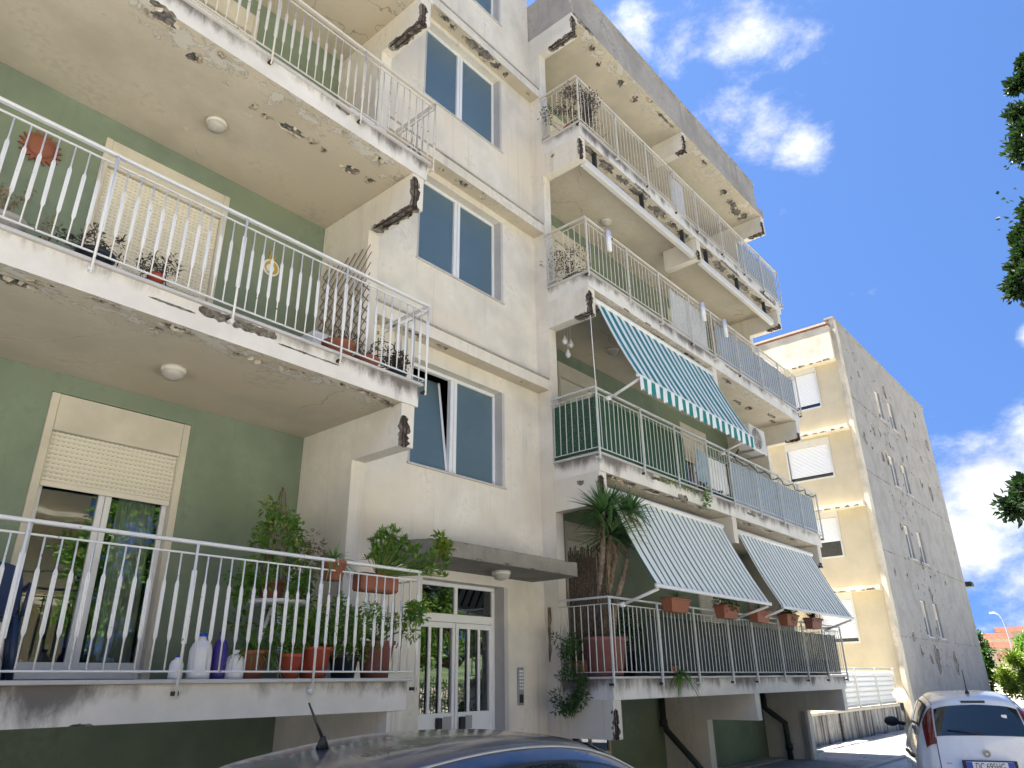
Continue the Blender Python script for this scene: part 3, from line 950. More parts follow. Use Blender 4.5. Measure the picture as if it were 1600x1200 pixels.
# stair windows
for k, (x0, x1, z0, z1) in enumerate(holes[:4]):
    w = MB()
    fy0, fy1 = YS + 0.13, YS + 0.19
    w.bbox(x0 + 0.03, x1 - 0.06, fy0, fy1, z0 + 0.03, z0 + 0.08, 0.006).bbox(x0 + 0.03, x1 - 0.06, fy0, fy1, z1 - 0.05, z1, 0.006)
    w.bbox(x0 + 0.03, x0 + 0.075, fy0 + 0.001, fy1 - 0.001, z0 + 0.08, z1 - 0.05, 0.006).bbox(x1 - 0.105, x1 - 0.06, fy0 + 0.001, fy1 - 0.001, z0 + 0.08, z1 - 0.05, 0.006)
    xm = (x0 + x1 - 0.03) / 2
    w.bbox(xm - 0.065, xm - 0.004, fy0 - 0.012, fy1, z0 + 0.08, z1 - 0.05, 0.006).bbox(xm + 0.004, xm + 0.065, fy0 - 0.012, fy1, z0 + 0.08, z1 - 0.05, 0.006)
    wf = w.build('stair_window', M['alu'], ab)
    for a, b in ((x0 + 0.075, xm - 0.065), (xm + 0.065, x1 - 0.105)):
        if k == 0 and a < xm - 0.2:
            # the left leaf of the lowest window is tilted inwards
            hx = (a + b) / 2
            dz = z1 - z0 - 0.13
            leaf = MB()
            zz0, zz1 = z0 + 0.08, z1 - 0.05
            dy = 0.20
            leaf.add([(a, fy0 + 0.03, zz0), (b, fy0 + 0.03, zz0), (b, fy0 + 0.03 + dy, zz1), (a, fy0 + 0.03 + dy, zz1),
                      (a, fy0 + 0.036, zz0), (b, fy0 + 0.036, zz0), (b, fy0 + 0.036 + dy, zz1), (a, fy0 + 0.036 + dy, zz1)],
                     [(0, 1, 2, 3), (7, 6, 5, 4), (0, 4, 5, 1), (1, 5, 6, 2), (2, 6, 7, 3), (3, 7, 4, 0)])
            leaf.build('pane', M['frosted'], wf)
            MB().tube([(b - 0.02, fy0 + 0.02, zz0), (b - 0.02, fy0 + 0.02 + dy, zz1)], 0.022, 4, smooth=False).build('tilted_sash', M['alu'], wf)
            MB().tube([(a + 0.02, fy0 + 0.02, zz0), (a + 0.02, fy0 + 0.02 + dy, zz1)], 0.022, 4, smooth=False).build('tilted_sash', M['alu'], wf)
        else:
            MB().box(a + 0.001, b - 0.001, fy0 + 0.025, fy0 + 0.031, z0 + 0.081, z1 - 0.051).build('pane', M['frosted'], wf)
    MB().bbox(x0 - 0.02, x1 + 0.02, YS - 0.025, fy1, z0 + 0.001, z0 + 0.028, 0.004).build('sill', M['marble'], wf)
    MB().box(x1 - 0.058, x1 - 0.002, YS - 0.004, fy1 + 0.02, z0 + 0.03, z1 - 0.002).build('jamb', M['marble'], wf)
    MB().box(x0 + 0.002, x0 + 0.028, YS - 0.004, fy1 + 0.02, z0 + 0.03, z1 - 0.002).build('jamb', M['marble'], wf)

# street door
ed = thing_part = link('entrance_door', None, ab)
FR[ed.name] = FR[ab.name]
x0, x1, z0, z1 = holes[4]
fy = YS + 0.16
fm = MB()
for a, b, c, d in ((x0 + 0.002, x0 + 0.06, z0, z1 - 0.05), (x1 - 0.14, x1 - 0.08, z0, z1 - 0.05)):
    fm.bbox(a, b, fy, fy + 0.06, c, d, 0.006)
fm.bbox(x0 + 0.002, x1 - 0.08, fy, fy + 0.06, z1 - 0.05, z1 - 0.002, 0.006)
fm.bbox(x0 + 0.06, x1 - 0.14, fy + 0.001, fy + 0.055, 2.36, 2.46, 0.006)
xm = (x0 + x1 - 0.08) / 2
fm.bbox(xm - 0.03, xm + 0.03, fy + 0.002, fy + 0.05, 2.46, z1 - 0.05, 0.005)
fm.build('frame', M['alu'], ed)
for a, b in ((x0 + 0.06, xm - 0.004), (xm + 0.004, x1 - 0.14)):
    lf = MB()
    lf.bbox(a + 0.002, a + 0.052, fy, fy + 0.05, z0 + 0.02, 2.355, 0.005).bbox(b - 0.052, b - 0.002, fy, fy + 0.05, z0 + 0.02, 2.355, 0.005)
    lf.bbox(a + 0.052, b - 0.052, fy + 0.001, fy + 0.049, 2.29, 2.355, 0.005).bbox(a + 0.052, b - 0.052, fy + 0.001, fy + 0.049, z0 + 0.02, z0 + 0.12, 0.005)
    lf.bbox(a + 0.052, b - 0.052, fy - 0.004, fy + 0.049, 1.08, 1.32, 0.005)
    leaf = lf.build('door_leaf', M['alu'], ed)
    n_ = 2
    for i in range(1, n_ + 1):
        xx = a + 0.05 + (b - a - 0.1) * i / (n_ + 1)
        MB().bbox(xx - 0.022, xx + 0.022, fy + 0.004, fy + 0.03, 1.32, 2.29, 0.005).build('bar', M['alu'], ed)
        MB().bbox(xx - 0.022, xx + 0.022, fy + 0.004, fy + 0.03, z0 + 0.12, 1.08, 0.005).build('bar', M['alu'], ed)
    MB().box(a + 0.05, b - 0.05, fy + 0.034, fy + 0.040, z0 + 0.11, 2.30).build('pane', M['door_glass'], ed)
    MB().bbox((xm - 0.33) if b < xm else (xm + 0.06), (xm - 0.25) if b < xm else (xm + 0.14), fy - 0.06, fy - 0.004, 1.12, 1.27, 0.01).build('handle', M['blackp'], ed)
    MB().bbox((xm - 0.20) if b < xm else (xm + 0.18), (xm - 0.06) if b < xm else (xm + 0.30), fy - 0.012, fy - 0.004, 1.13, 1.28, 0.004).build('lock_plate', M['steel_grey'], ed)
for a, b in ((x0 + 0.061, xm - 0.031), (xm + 0.031, x1 - 0.141)):
    MB().box(a, b, fy + 0.025, fy + 0.031, 2.461, z1 - 0.051).build('pane', M['door_glass'], ed)
MB().box(x1 - 0.079, x1 - 0.002, YS - 0.006, YS + 0.26, z0, z1 - 0.002).build('jamb', M['marble'], ed)
MB().box(6.0, 7.8, 5.9, YS - 0.003, 0.036, 0.28).build('door_step', M['marble'], ab)
# doorway canopy: thin stained concrete slab with a rounded left nose
cp = MB()
pts = []
cx0, cx1, cyf, cyb = 5.40, 8.20, 5.86, YS - 0.003
r_ = 0.42
outl = [(cx1, cyb), (cx1 + 0.02, cyf + 0.04), (cx1 - 0.04, cyf)]
for i in range(7):
    t = math.pi / 2 * i / 6
    outl.append((cx0 + r_ - r_ * math.sin(t), cyf + r_ - r_ * math.cos(t)))
outl.append((cx0, cyb))
z0c, z1c = 2.96, 3.14
nn = len(outl)
cp.add([(x, y, z0c) for x, y in outl] + [(x, y, z1c) for x, y in outl],
       [tuple(range(nn)), tuple(reversed(range(nn, 2 * nn)))] + [(i, nn + i, nn + (i + 1) % nn, (i + 1) % nn) for i in range(nn)])
canopy = cp.build('entrance_canopy', [M['moss_conc'], M['bare'], M['bare'], M['flake']], ab)
cut = MB()
for i_ in range(9):
    xa_ = 5.9 + i_ * 0.25 + rnd(-0.05, 0.05)
    jag_bar(cut, (xa_, cyf, z0c if i_ % 2 else z1c), (xa_ + rnd(0.1, 0.22), cyf, z0c if i_ % 2 else z1c), FRONT, UZ, 0.02, rnd(0.012, 0.03), 7700 + i_, 5)
carve(canopy, cut)
# intercom
ic = MB().bbox(7.83, 7.95, YS - 0.02, YS - 0.002, 1.37, 1.83, 0.004).build('intercom', M['steel_grey'], ab)
for i in range(6):
    MB().bbox(7.855, 7.89, YS - 0.027, YS - 0.0205, 1.56 + i * 0.042, 1.585 + i * 0.042, 0.003).build('bell_button', M['white_pl'], ic)
    MB().box(7.90, 7.935, YS - 0.023, YS - 0.0205, 1.56 + i * 0.042, 1.585 + i * 0.042).build('name_tag', M['plate'], ic)
MB().box(7.855, 7.93, YS - 0.024, YS - 0.0205, 1.40, 1.50).build('speaker_grille', M['blackp'], ic)

# balcony doors: frame, panes and roller shutter with single slats
slat_n = MB()
slat_n.add([(0, 0.0, 0), (1, 0.0, 0), (1, -0.012, 0.011), (0, -0.012, 0.011), (1, -0.012, 0.033), (0, -0.012, 0.033), (1, -0.001, 0.044), (0, -0.001, 0.044)],
           [(0, 1, 2, 3), (3, 2, 4, 5), (5, 4, 6, 7)])
for i in range(26):
    xa = 0.02 + i * 0.0375
    slat_n.add([(xa, -0.0128, 0.031), (xa + 0.016, -0.0128, 0.031), (xa + 0.016, -0.0128, 0.0345), (xa, -0.0128, 0.0345)], [(0, 1, 2, 3)], 1)
slat_mesh = slat_n.mesh('slat', [M['shutter'], M['slot']])


def balcony_door(x0, x1, z0, z1, shut, boxh, frame_out=0.10, curtain=False, plain=False):
    d = link('balcony_door', None, ab)
    FR[d.name] = FR[ab.name]
    y = YG
    fr = MB()
    ww = 0.075
    fr.bbox(x0 + 0.003, x0 + ww, y - 0.012, y + 0.15, z0, z1 - 0.003, 0.005)
    fr.build('door_jamb', M['shutter_box'], d)
    MB().bbox(x1 - ww, x1 - 0.003, y - 0.012, y + 0.15, z0, z1 - 0.003, 0.005).build('door_jamb', M['shutter_box'], d)
    MB().bbox(x0 + ww + 0.001, x1 - ww - 0.001, y - 0.008, y + 0.14, z1 - boxh, z1 - 0.004, 0.005).build('shutter_box', M['shutter_box'], d)
    sb = link('roller_shutter', MB().bbox(x0 + ww + 0.002, x1 - ww - 0.002, y + 0.03, y + 0.05, shut - 0.05, shut, 0.004).mesh('roller_shutter', M['shutter'], FR[ab.name]), ab)
    FR[sb.name] = FR[ab.name]
    z = shut
    w_ = x1 - x0 - 2 * ww - 0.006
    while z < z1 - boxh - 0.02:
        s = link('slat', slat_mesh, sb, rel(ab, (x0 + ww + 0.003, y + 0.045, z)))
        s.scale = (w_, 1, min(1.0, (z1 - boxh - z) / 0.044))
        z += 0.044
    if shut > z0 + 0.3:
        xm_ = (x0 + x1) / 2
        f2 = MB()
        a0, a1 = x0 + ww + 0.002, x1 - ww - 0.002
        for a, b in ((a0, a0 + 0.05), (xm_ - 0.06, xm_ - 0.003), (xm_ + 0.003, xm_ + 0.06), (a1 - 0.05, a1)):
            f2.bbox(a, b, y + 0.07, y + 0.12, z0 + 0.02, shut + 0.3, 0.005)
        f2.bbox(a0 + 0.05, a1 - 0.05, y + 0.071, y + 0.119, z0 + 0.02, z0 + 0.16, 0.005)
        f2.build('sash', M['alu'], d)
        for a, b in ((a0 + 0.05, xm_ - 0.06), (xm_ + 0.06, a1 - 0.05)):
            MB().box(a, b, y + 0.092, y + 0.098, z0 + 0.16, shut + 0.3).build('pane', M['glass'], d)
        if curtain:
            c = MB()
            rows = []
            for j in range(9):
                zz = z0 + 0.05 + (shut + 0.35 - z0 - 0.05) * j / 8
                rows.append([(a1 - 0.40 + 0.36 * i / 24 + 0.05 * (1 - j / 8) * (i / 24 - 0.5), y + 0.24 + 0.03 * math.sin(i * 1.35 + 0.2 * j), zz) for i in range(25)])
            c.grid(rows)
            c.build('curtain', M['curtain'], d)
    return d


balcony_door(1.98, 3.34, F[0] + 0.035, 4.255, 3.42, 0.36, curtain=True)
for k in range(1, 4):
    balcony_door(1.90, 3.36, F[k] + 0.035, dl[k][3], F[k] + 0.09, 0.34)
for k in range(4):
    for x0, x1 in ((10.0, 11.3), (14.7, 16.0)):
        balcony_door(x0, x1, F[k] + 0.035, F[k] + 2.55, F[k] + (1.7 if (k == 1 and x0 > 12) else 0.9 if k == 0 else 0.09), 0.3)
# cellar window
cw = MB()
cw.bbox(9.95, 11.05, YG - 0.01, YG + 0.05, 0.55, 0.60, 0.005).bbox(9.95, 11.05, YG - 0.01, YG + 0.05, 0.88, 0.93, 0.005)
cw.bbox(9.95, 10.0, YG - 0.009, YG + 0.049, 0.60, 0.88, 0.005).bbox(11.0, 11.05, YG - 0.009, YG + 0.049, 0.60, 0.88, 0.005).bbox(10.48, 10.52, YG - 0.009, YG + 0.049, 0.60, 0.88, 0.005)
c_ = cw.build('cellar_window', M['shutter_box'], ab)
MB().box(10.0, 10.48, YG + 0.02, YG + 0.026, 0.6, 0.88).build('pane', M['glass'], c_)
MB().box(10.52, 11.0, YG + 0.02, YG + 0.026, 0.6, 0.88).build('pane', M['glass'], c_)
# waste pipes under the right-hand balcony
pm = MB()
pm.tube([(12.6, 7.30, 1.40), (12.6, 7.30, 0.95), (12.55, 7.22, 0.82), (12.5, 6.6, 0.25), (12.5, 6.55, 0.0)], 0.055, 10)
pm.tube([(12.6, 7.30, 1.0), (12.6, 7.30, 0.88)], 0.07, 10)
pm.build('waste_pipe', M['iron'], ab)
pm = MB()
pm.tube([(17.05, 7.30, 1.40), (17.05, 7.28, 1.05), (17.08, 7.1, 0.9), (17.12, 6.9, 0.75), (17.12, 6.88, 0.0)], 0.06, 10)
pm.tube([(17.12, 6.88, 0.35), (17.12, 6.88, 0.22)], 0.078, 10)
pm.build('waste_pipe', M['iron'], ab)
MB().box(17.2, 17.42, 6.46, 6.56, 0.0, 0.98).build('pier', M['grey_parapet'], ab)


# ------------------------------------------------------------------ balcony railings
def paddle_mesh(mat, h):
    mb = MB()
    mb.tube([(0, 0, 0), (0, 0, h)], 0.0065, 6)
    z0, z1, w, t = 0.25 * h, 0.75 * h, 0.0145, 0.004
    out = [(0, z0 - 0.03), (w, z0 + 0.02), (w, z1 - 0.02), (0, z1 + 0.03), (-w, z1 - 0.02), (-w, z0 + 0.02)]
    n_ = 6
    mb.add([(x, -t, z) for x, z in out] + [(x, t, z) for x, z in out],
           [tuple(range(n_)), tuple(reversed(range(n_, 12)))] + [(i, n_ + i, n_ + (i + 1) % n_, (i + 1) % n_) for i in range(n_)])
    return mb.mesh('baluster', mat)


def plain_mesh(mat, h):
    return MB().bbox(-0.0062, 0.0062, -0.005, 0.005, 0, h, 0.0015).mesh('baluster', mat)


def railing(label, x0, x1, fz, mat, posts, style='paddle', ret_l=None, ret_r=None, step=0.1045, gap=0.025, group='balcony railings'):
    y = YF - gap
    r = thing('balcony_railing', label, 'railing', ((x0 + x1) / 2, y, fz), group)
    zt, zu, zl = fz + 1.035, fz + 0.935, fz + 0.085
    hr = MB()
    hr.bbox(x0 - 0.03, x1 + 0.03, y - 0.026, y + 0.026, zt - 0.028, zt, 0.008)
    if ret_l:
        hr.bbox(x0 - 0.03, x0 + 0.02, y + 0.027, ret_l, zt - 0.028, zt - 0.001, 0.008)
    if ret_r:
        hr.bbox(x1 - 0.02, x1 + 0.03, y + 0.027, ret_r, zt - 0.028, zt - 0.001, 0.008)
    hr.build('handrail', mat, r)
    for zz in (zu, zl):
        b = MB().bbox(x0, x1, y - 0.009, y + 0.009, zz - 0.007, zz + 0.007, 0.003)
        if ret_l:
            b.bbox(x0 - 0.009, x0 + 0.009, y + 0.010, ret_l, zz - 0.006, zz + 0.006, 0.003)
        if ret_r:
            b.bbox(x1 - 0.009, x1 + 0.009, y + 0.010, ret_r, zz - 0.006, zz + 0.006, 0.003)
        b.build('rail', mat, r)
    h = zu - zl - 0.014
    bm_ = paddle_mesh(mat, h) if style == 'paddle' else plain_mesh(mat, h)
    f_ = FR[r.name]

    def bar(px, py, rot=0.0):
        o = link('baluster', bm_, r, (px - f_[0], py - f_[1], zl + 0.007 - f_[2]))
        o.rotation_euler = (rnd(-0.009, 0.009), rnd(-0.009, 0.009), rot + rnd(-0.15, 0.15))
    pz0 = fz - 0.10
    ph = zt - 0.029 - pz0
    pmesh = (MB().tube([(0, 0, 0), (0, 0, ph)], 0.011, 8).box(-0.019, 0.019, -0.005, 0.005, ph * 0.34, ph * 0.82) if style == 'paddle'
             else MB().bbox(-0.014, 0.014, -0.014, 0.014, 0, ph, 0.003)).mesh('post', mat)
    pyy = y - 0.022
    for px in posts:
        link('post', pmesh, r, (px - f_[0], pyy - f_[1], pz0 - f_[2]))
        foot = MB().bbox(px - 0.02, px + 0.02, pyy - 0.004, YF + 0.02, pz0 + 0.02, pz0 + 0.05, 0.004)
        foot.build('post_bracket', M['rust'] if random.random() < 0.4 else mat, r)
    n_ = int((x1 - x0) / step)
    for i in range(1, n_):
        px = x0 + (x1 - x0) * i / n_
        if min(abs(px - q) for q in posts) > 0.03:
            bar(px, y)
    for X_, yr in ((x0, ret_l), (x1, ret_r)):
        if yr:
            m_ = int((yr - y) / step)
            for i in range(1, m_ + 1):
                bar(X_, y + (yr - y) * i / (m_ + 0.5), math.pi / 2)
    return r


PL = [-4.2, -3.1, -1.95, -0.8, 0.36, 1.54, 2.71, 3.87, 5.02]
names_l = ['white railing of paddle-shaped bars on the lowest left balcony, crowded with potted plants',
           'white railing of paddle-shaped bars on the left balcony with the terracotta sun ornament',
           'rust-edged white railing on the second balcony up at top left',
           'white railing of the topmost left balcony']
for k in range(4):
    railing(names_l[k], -4.25, 5.03, F[k], M['rail'] if k < 2 else M['rail_old'], PL, 'paddle', None, 6.40)
names_r = ['white bar railing with flower boxes on the lowest right balcony under two awnings',
           'white bar railing backed by green netting below the teal striped awning',
           'yellowed bar railing with white pole holders, below the pair of rolled awnings',
           'yellowed bar railing on the top right balcony under the roof slab']
PR = [8.42, 9.66, 10.76, 11.93, 12.88, 14.09, 15.29, 16.42, 17.58]
for k in range(4):
    railing(names_r[k], 8.42, 17.60, F[k], M['rail_grey'] if k < 2 else M['rail_old'], PR, 'plain', YW - 0.01, YW - 0.01, step=0.118, gap=0.03)

# ------------------------------------------------------------------ lamps on the soffits
def ceiling_lamp(x, y, z, label, r=0.112):
    o = thing('ceiling_lamp', label, 'lamp', (x, y, z), 'round ceiling lamps')
    MB().lathe([(0.001, 0), (r, 0), (r, -0.035), (r * 0.93, -0.045), (r * 0.9, -0.045)], (x, y, z), 24).build('lamp_base', M['ac_white'], o)
    MB().lathe([(r * 0.92, -0.04), (r * 0.86, -0.075), (r * 0.6, -0.105), (0.001, -0.12)], (x, y, z), 24).build('lamp_shade', M['lamp_white'], o)
ceiling_lamp(2.68, 6.51, F[1] - TH - 0.001, 'round white ceiling lamp above the lowest left balcony')
ceiling_lamp(2.70, 6.60, F[2] - TH - 0.001, 'round white ceiling lamp above the balcony with the sun ornament')
ceiling_lamp(10.95, 6.71, F[3] - TH - 0.001, 'round ceiling lamp above the railing with white pole holders')
ceiling_lamp(10.75, 6.65, F[2] - TH - 0.001, 'round ceiling lamp in the shade behind the teal awning')
ceiling_lamp(7.05, 6.25, 2.959, 'squat white lamp under the doorway canopy', 0.12)

# ------------------------------------------------------------------ awnings
def awning(label, x0, x1, ytop, ztop, ybot, zbot, mat, valance=0.0, arms=True, sag=0.05):
    a = thing('awning', label, 'awning', ((x0 + x1) / 2, ytop, ztop), None)
    f_ = FR[a.name]
    nx, ny = 60, 12
    top, bot = [], []
    for j in range(ny + 1):
        t = j / ny
        rt, rb = [], []
        for i in range(nx + 1):
            x = x0 + (x1 - x0) * i / nx
            s = sag * math.sin(math.pi * t) * (0.8 + 0.25 * math.sin(i * 0.31 + 1.0)) + 0.010 * math.sin(i * 0.55 + 3 * t) * (0.4 + t) + 0.006 * math.sin(i * 1.3 + 5 * t)
            y = ytop + (ybot - ytop) * t
            z = ztop + (zbot - ztop) * t - s
            rt.append((x, y, z))
            rb.append((x, y + 0.002, z - 0.004))
        top.append(rt)
        bot.append(rb)
    MB().grid(top).grid(bot, flip=True).build('canvas', mat, a)
    MB().tube([(x0 - 0.04, ytop + 0.02, ztop + 0.01), (x1 + 0.04, ytop + 0.02, ztop + 0.01)], 0.055, 12).build('roller_tube', M['sheet'], a)
    MB().bbox(x0 - 0.03, x1 + 0.03, ybot - 0.03, ybot + 0.015, zbot - 0.04, zbot + 0.012, 0.008).build('front_bar', M['rail'], a)
    if valance:
        n_ = 34
        rows = []
        for j in range(5):
            rows.append([(x0 + (x1 - x0) * i / 136, ybot - 0.035 - 0.012 * math.sin(i * 0.46) * j / 4,
                          zbot - 0.03 - (valance + 0.022 * math.cos(i / 136 * n_ * 2 * math.pi)) * j / 4) for i in range(137)])
        MB().grid(rows).build('valance', mat, a)
    if arms:
        for xx, zz in ((x0 + 0.06, zbot - 0.05), (x1 - 0.06, zbot - 0.05)):
            yb = YF - 0.05
            MB().tube([(xx + (0.02 if xx < x0 + 1 else -0.02), yb, zz - 0.16), (xx, ybot + 0.01, zz)], 0.022, 8).tube(
                [(xx, yb - 0.03, zz - 0.16), (xx, yb + 0.06, zz - 0.16)], 0.035, 8).build('arm', M['sheet'], a)
    return a
awning('teal and white striped awning with a scalloped valance, half lowered', 8.69, 12.70, 5.62, 7.30, 4.98, 5.84, M['canvas_teal'], 0.22, True, 0.05)
awning('white awning with thin dark green stripes beside the yucca', 8.69, 12.40, 5.66, 4.20, 4.97, 2.82, M['canvas_green'], 0.0, True, 0.06)
awning('white awning with thin dark green stripes at the far end of the lowest balcony', 13.06, 16.88, 5.66, 4.20, 5.02, 2.82, M['canvas_green'], 0.0, True, 0.06)
for x0, x1, lb in ((8.66, 12.72, 'long white rolled-up awning under the top balcony, nearer the stair tower'),
                   (13.02, 17.0, 'long white rolled-up awning under the top balcony, at the far end')):
    a = thing('rolled_awning', lb, 'awning', ((x0 + x1) / 2, 5.70, 10.1), 'rolled awnings')
    MB().bbox(x0, x1, 5.645, 5.75, 10.04, 10.19, 0.012).build('casing', M['ac_white'], a)
    for xx in (x0 + 0.4, (x0 + x1) / 2, x1 - 0.4):
        MB().box(xx - 0.02, xx + 0.02, 5.66, 5.74, 10.19, 10.549).build('bracket', M['iron'], a)

# guy cord at the corner of the teal awning balcony
tag(MB().tube([(8.50, 5.60, 5.74), (8.49, 5.61, 6.6), (8.50, 5.62, 6.98)], 0.008, 6).build('corner_pole', M['rail']), 'thin white pole at the corner beside the teal awning', 'pole')
# hanging bulbs
for i, (x, y, z) in enumerate(((9.0, 6.50, 7.02), (9.20, 6.52, 7.03), (9.08, 6.50, 6.80))):
    lb = ['white bulb ornament hanging nearest the stair tower', 'white bulb ornament hanging second from the stair tower, top right', 'white bulb ornament hanging lowest of the three'][i]
    o = thing('hanging_bulb', lb, 'ornament', (x, y, z), 'hanging bulbs')
    MB().lathe([(0.001, -0.09), (0.035, -0.075), (0.05, -0.035), (0.035, 0.01), (0.015, 0.05), (0.012, 0.07)], (x, y, z), 14).build('bulb', M['white_pl'], o)
    MB().tube([(x, y, z + 0.07), (x, y, F[2] - TH)], 0.003, 5).build('cord', M['rail'], o)

# nets, screens and added sheets behind the bars
def net(label, x0, x1, y, z0, z1, mat, ret=None):
    mb = MB()
    cols = max(8, int((x1 - x0) * 8))
    def wav(i, j):
        return 0.012 * math.sin(i * 0.9) + 0.006 * math.sin(i * 2.3 + j)
    rows = [[(x0 + (x1 - x0) * i / cols, y + wav(i, j), z0 + (z1 - z0) * j / 4 + 0.008 * math.sin(i * 1.7) * (j == 4)) for i in range(cols + 1)] for j in range(5)]
    mb.grid(rows)
    mb.grid([[(a, b + 0.003, c) for a, b, c in r_] for r_ in rows], flip=True)
    if ret:
        m_ = 8
        rows = [[(x0 + 0.004 + 0.01 * math.sin(i * 1.1), y + 0.01 + (ret - y) * i / m_, z0 + (z1 - z0) * j / 4) for i in range(m_ + 1)] for j in range(5)]
        mb.grid(rows)
        mb.grid([[(a + 0.003, b, c) for a, b, c in r_] for r_ in rows], flip=True)
    return tag(mb.build('railing_backing', mat, None, ((x0 + x1) / 2, y, z0)), label, 'screen')
net('dark green shade net tied behind the bars at the corner below the teal awning', 8.46, 11.2, YF + 0.02, F[1] + 0.05, F[1] + 0.90, M['net_green'], YW - 0.03)
net('grey-blue see-through sheet behind the far half of the railing below the teal awning', 13.0, 17.54, YF + 0.02, F[1] + 0.05, F[1] + 0.88, M['blue_sheet'])
net('pale see-through panel behind the bars of the pole-holder balcony', 11.3, 12.75, YF + 0.02, F[2] + 0.05, F[2] + 0.92, M['net_white'])
net('pale grey-blue see-through sheet behind the far end of the pole-holder railing', 13.2, 17.5, YF + 0.02, F[2] + 0.05, F[2] + 0.90, M['blue_sheet'])
net('pale blue see-through sheet at the far end of the top right balcony', 15.2, 17.52, YF + 0.02, F[3] + 0.05, F[3] + 0.92, M['blue_sheet'])
net('small white panel behind the bars of the top right balcony', 11.9, 12.5, YF + 0.02, F[3] + 0.05, F[3] + 0.92, M['net_white'])
net('added dark sheet painting the shaded interior behind the lowest right bars', 9.5, 17.5, YF + 0.03, F[0] + 0.05, F[0] + 0.84, M['loggia_shade'])  # added sheet, darkens the gaps between bars in place of loggia shade
# umbrella pole holders
for i, x in enumerate((9.02, 12.45, 13.45)):
    o = MB().lathe([(0.001, 0), (0.045, 0), (0.045, 0.40), (0.036, 0.40), (0.036, 0.30), (0.001, 0.30)], (x, YF - 0.10, F[2] + 0.62), 14)
    lb = ['white pole holder nearest the stair tower on a yellowed railing', 'middle white pole holder on the yellowed railing', 'white pole holder farthest from the stair tower on the yellowed railing'][i]
    q = o.build('pole_holder', M['white_pl'], None, (x, YF - 0.10, F[2] + 0.62))
    tag(q, lb, 'pole holder', 'pole holders on the railing')

# ------------------------------------------------------------------ plants
def leaf_quad(mb, p, d, up, L, W, bend=0.25, mi=0):
    d = d.normalized()
    s = d.cross(up)
    if s.length < 1e-4:
        s = d.cross(Vector((1, 0, 0)))
    s.normalize()
    nrm = s.cross(d)
    m_ = p + d * (L * 0.5) + nrm * (L * 0.06)
    e = p + d * L - nrm * (L * bend)
    mb.add([p, m_ + s * (W / 2), e, m_ - s * (W / 2)], [(0, 1, 2), (0, 2, 3)], mi)


def rdir(rg, zmin=-1.0, zmax=1.0):
    z = rg.uniform(zmin, zmax)
    t = rg.uniform(0, 2 * math.pi)
    r_ = math.sqrt(max(0, 1 - z * z))
    return Vector((r_ * math.cos(t), r_ * math.sin(t), z))


def bush_leaves(mb, c, rad, n, L, W, seed, clumps=9, zsq=1.0):
    rg = random.Random(seed)
    c = Vector(c)
    rad = Vector(rad)
    cen = []
    for _ in range(clumps):
        d = rdir(rg)
        k = rg.uniform(0.25, 0.85)
        cen.append((Vector((d.x * rad.x, d.y * rad.y, d.z * rad.z)) * k, rg.uniform(0.35, 0.6)))
    for _ in range(n):
        cc, cr = cen[rg.randrange(clumps)]
        d = rdir(rg)
        q = d * (rg.uniform(0.3, 1.0) ** 0.5) * cr
        p = c + cc + Vector((q.x * rad.x, q.y * rad.y, q.z * rad.z))
        dd = (d + rdir(rg) * 0.7 + Vector((0, 0, 0.25)))
        leaf_quad(mb, p, dd, Vector((0, 0, 1)), L * rg.uniform(0.6, 1.25), W * rg.uniform(0.7, 1.2))


def blades(mb, c, n, L, W, seed, zmin=-0.2, zmax=1.0, droop=0.6, seg=4):
    rg = random.Random(seed)
    c = Vector(c)
    for _ in range(n):
        d = rdir(rg, zmin, zmax)
        l_ = L * rg.uniform(0.7, 1.15)
        s = d.cross(Vector((0, 0, 1)))
        if s.length < 1e-3:
            s = Vector((1, 0, 0))
        s.normalize()
        rows = []
        dr_ = droop * rg.uniform(0.4, 1.3)
        for j in range(seg + 1):
            t = j / seg
            p = c + d * (l_ * t) + Vector((0, 0, -dr_ * l_ * t * t))
            w = W * (0.55 + 0.9 * t * (1 - t) * 2) * (1 - t ** 3) * 0.5 + 0.0006
            rows.append([p - s * w, p + s * w])
        mb.grid(rows, smooth=True)


def pot(o, c, r, h, mat, taper=0.72, rim=0.02):
    mb = MB().lathe([(0.001, 0), (r * taper, 0), (r * 0.96, h - rim * 1.6), (r * 1.06, h - rim * 1.5), (r * 1.08, h), (r * 0.96, h), (r * 0.92, h - 0.04)], c, 22)
    mb.build('pot', mat, o)
    MB().lathe([(r * 0.93, h - 0.035), (0.001, h - 0.02)], c, 16).build('soil', M['soil'], o)


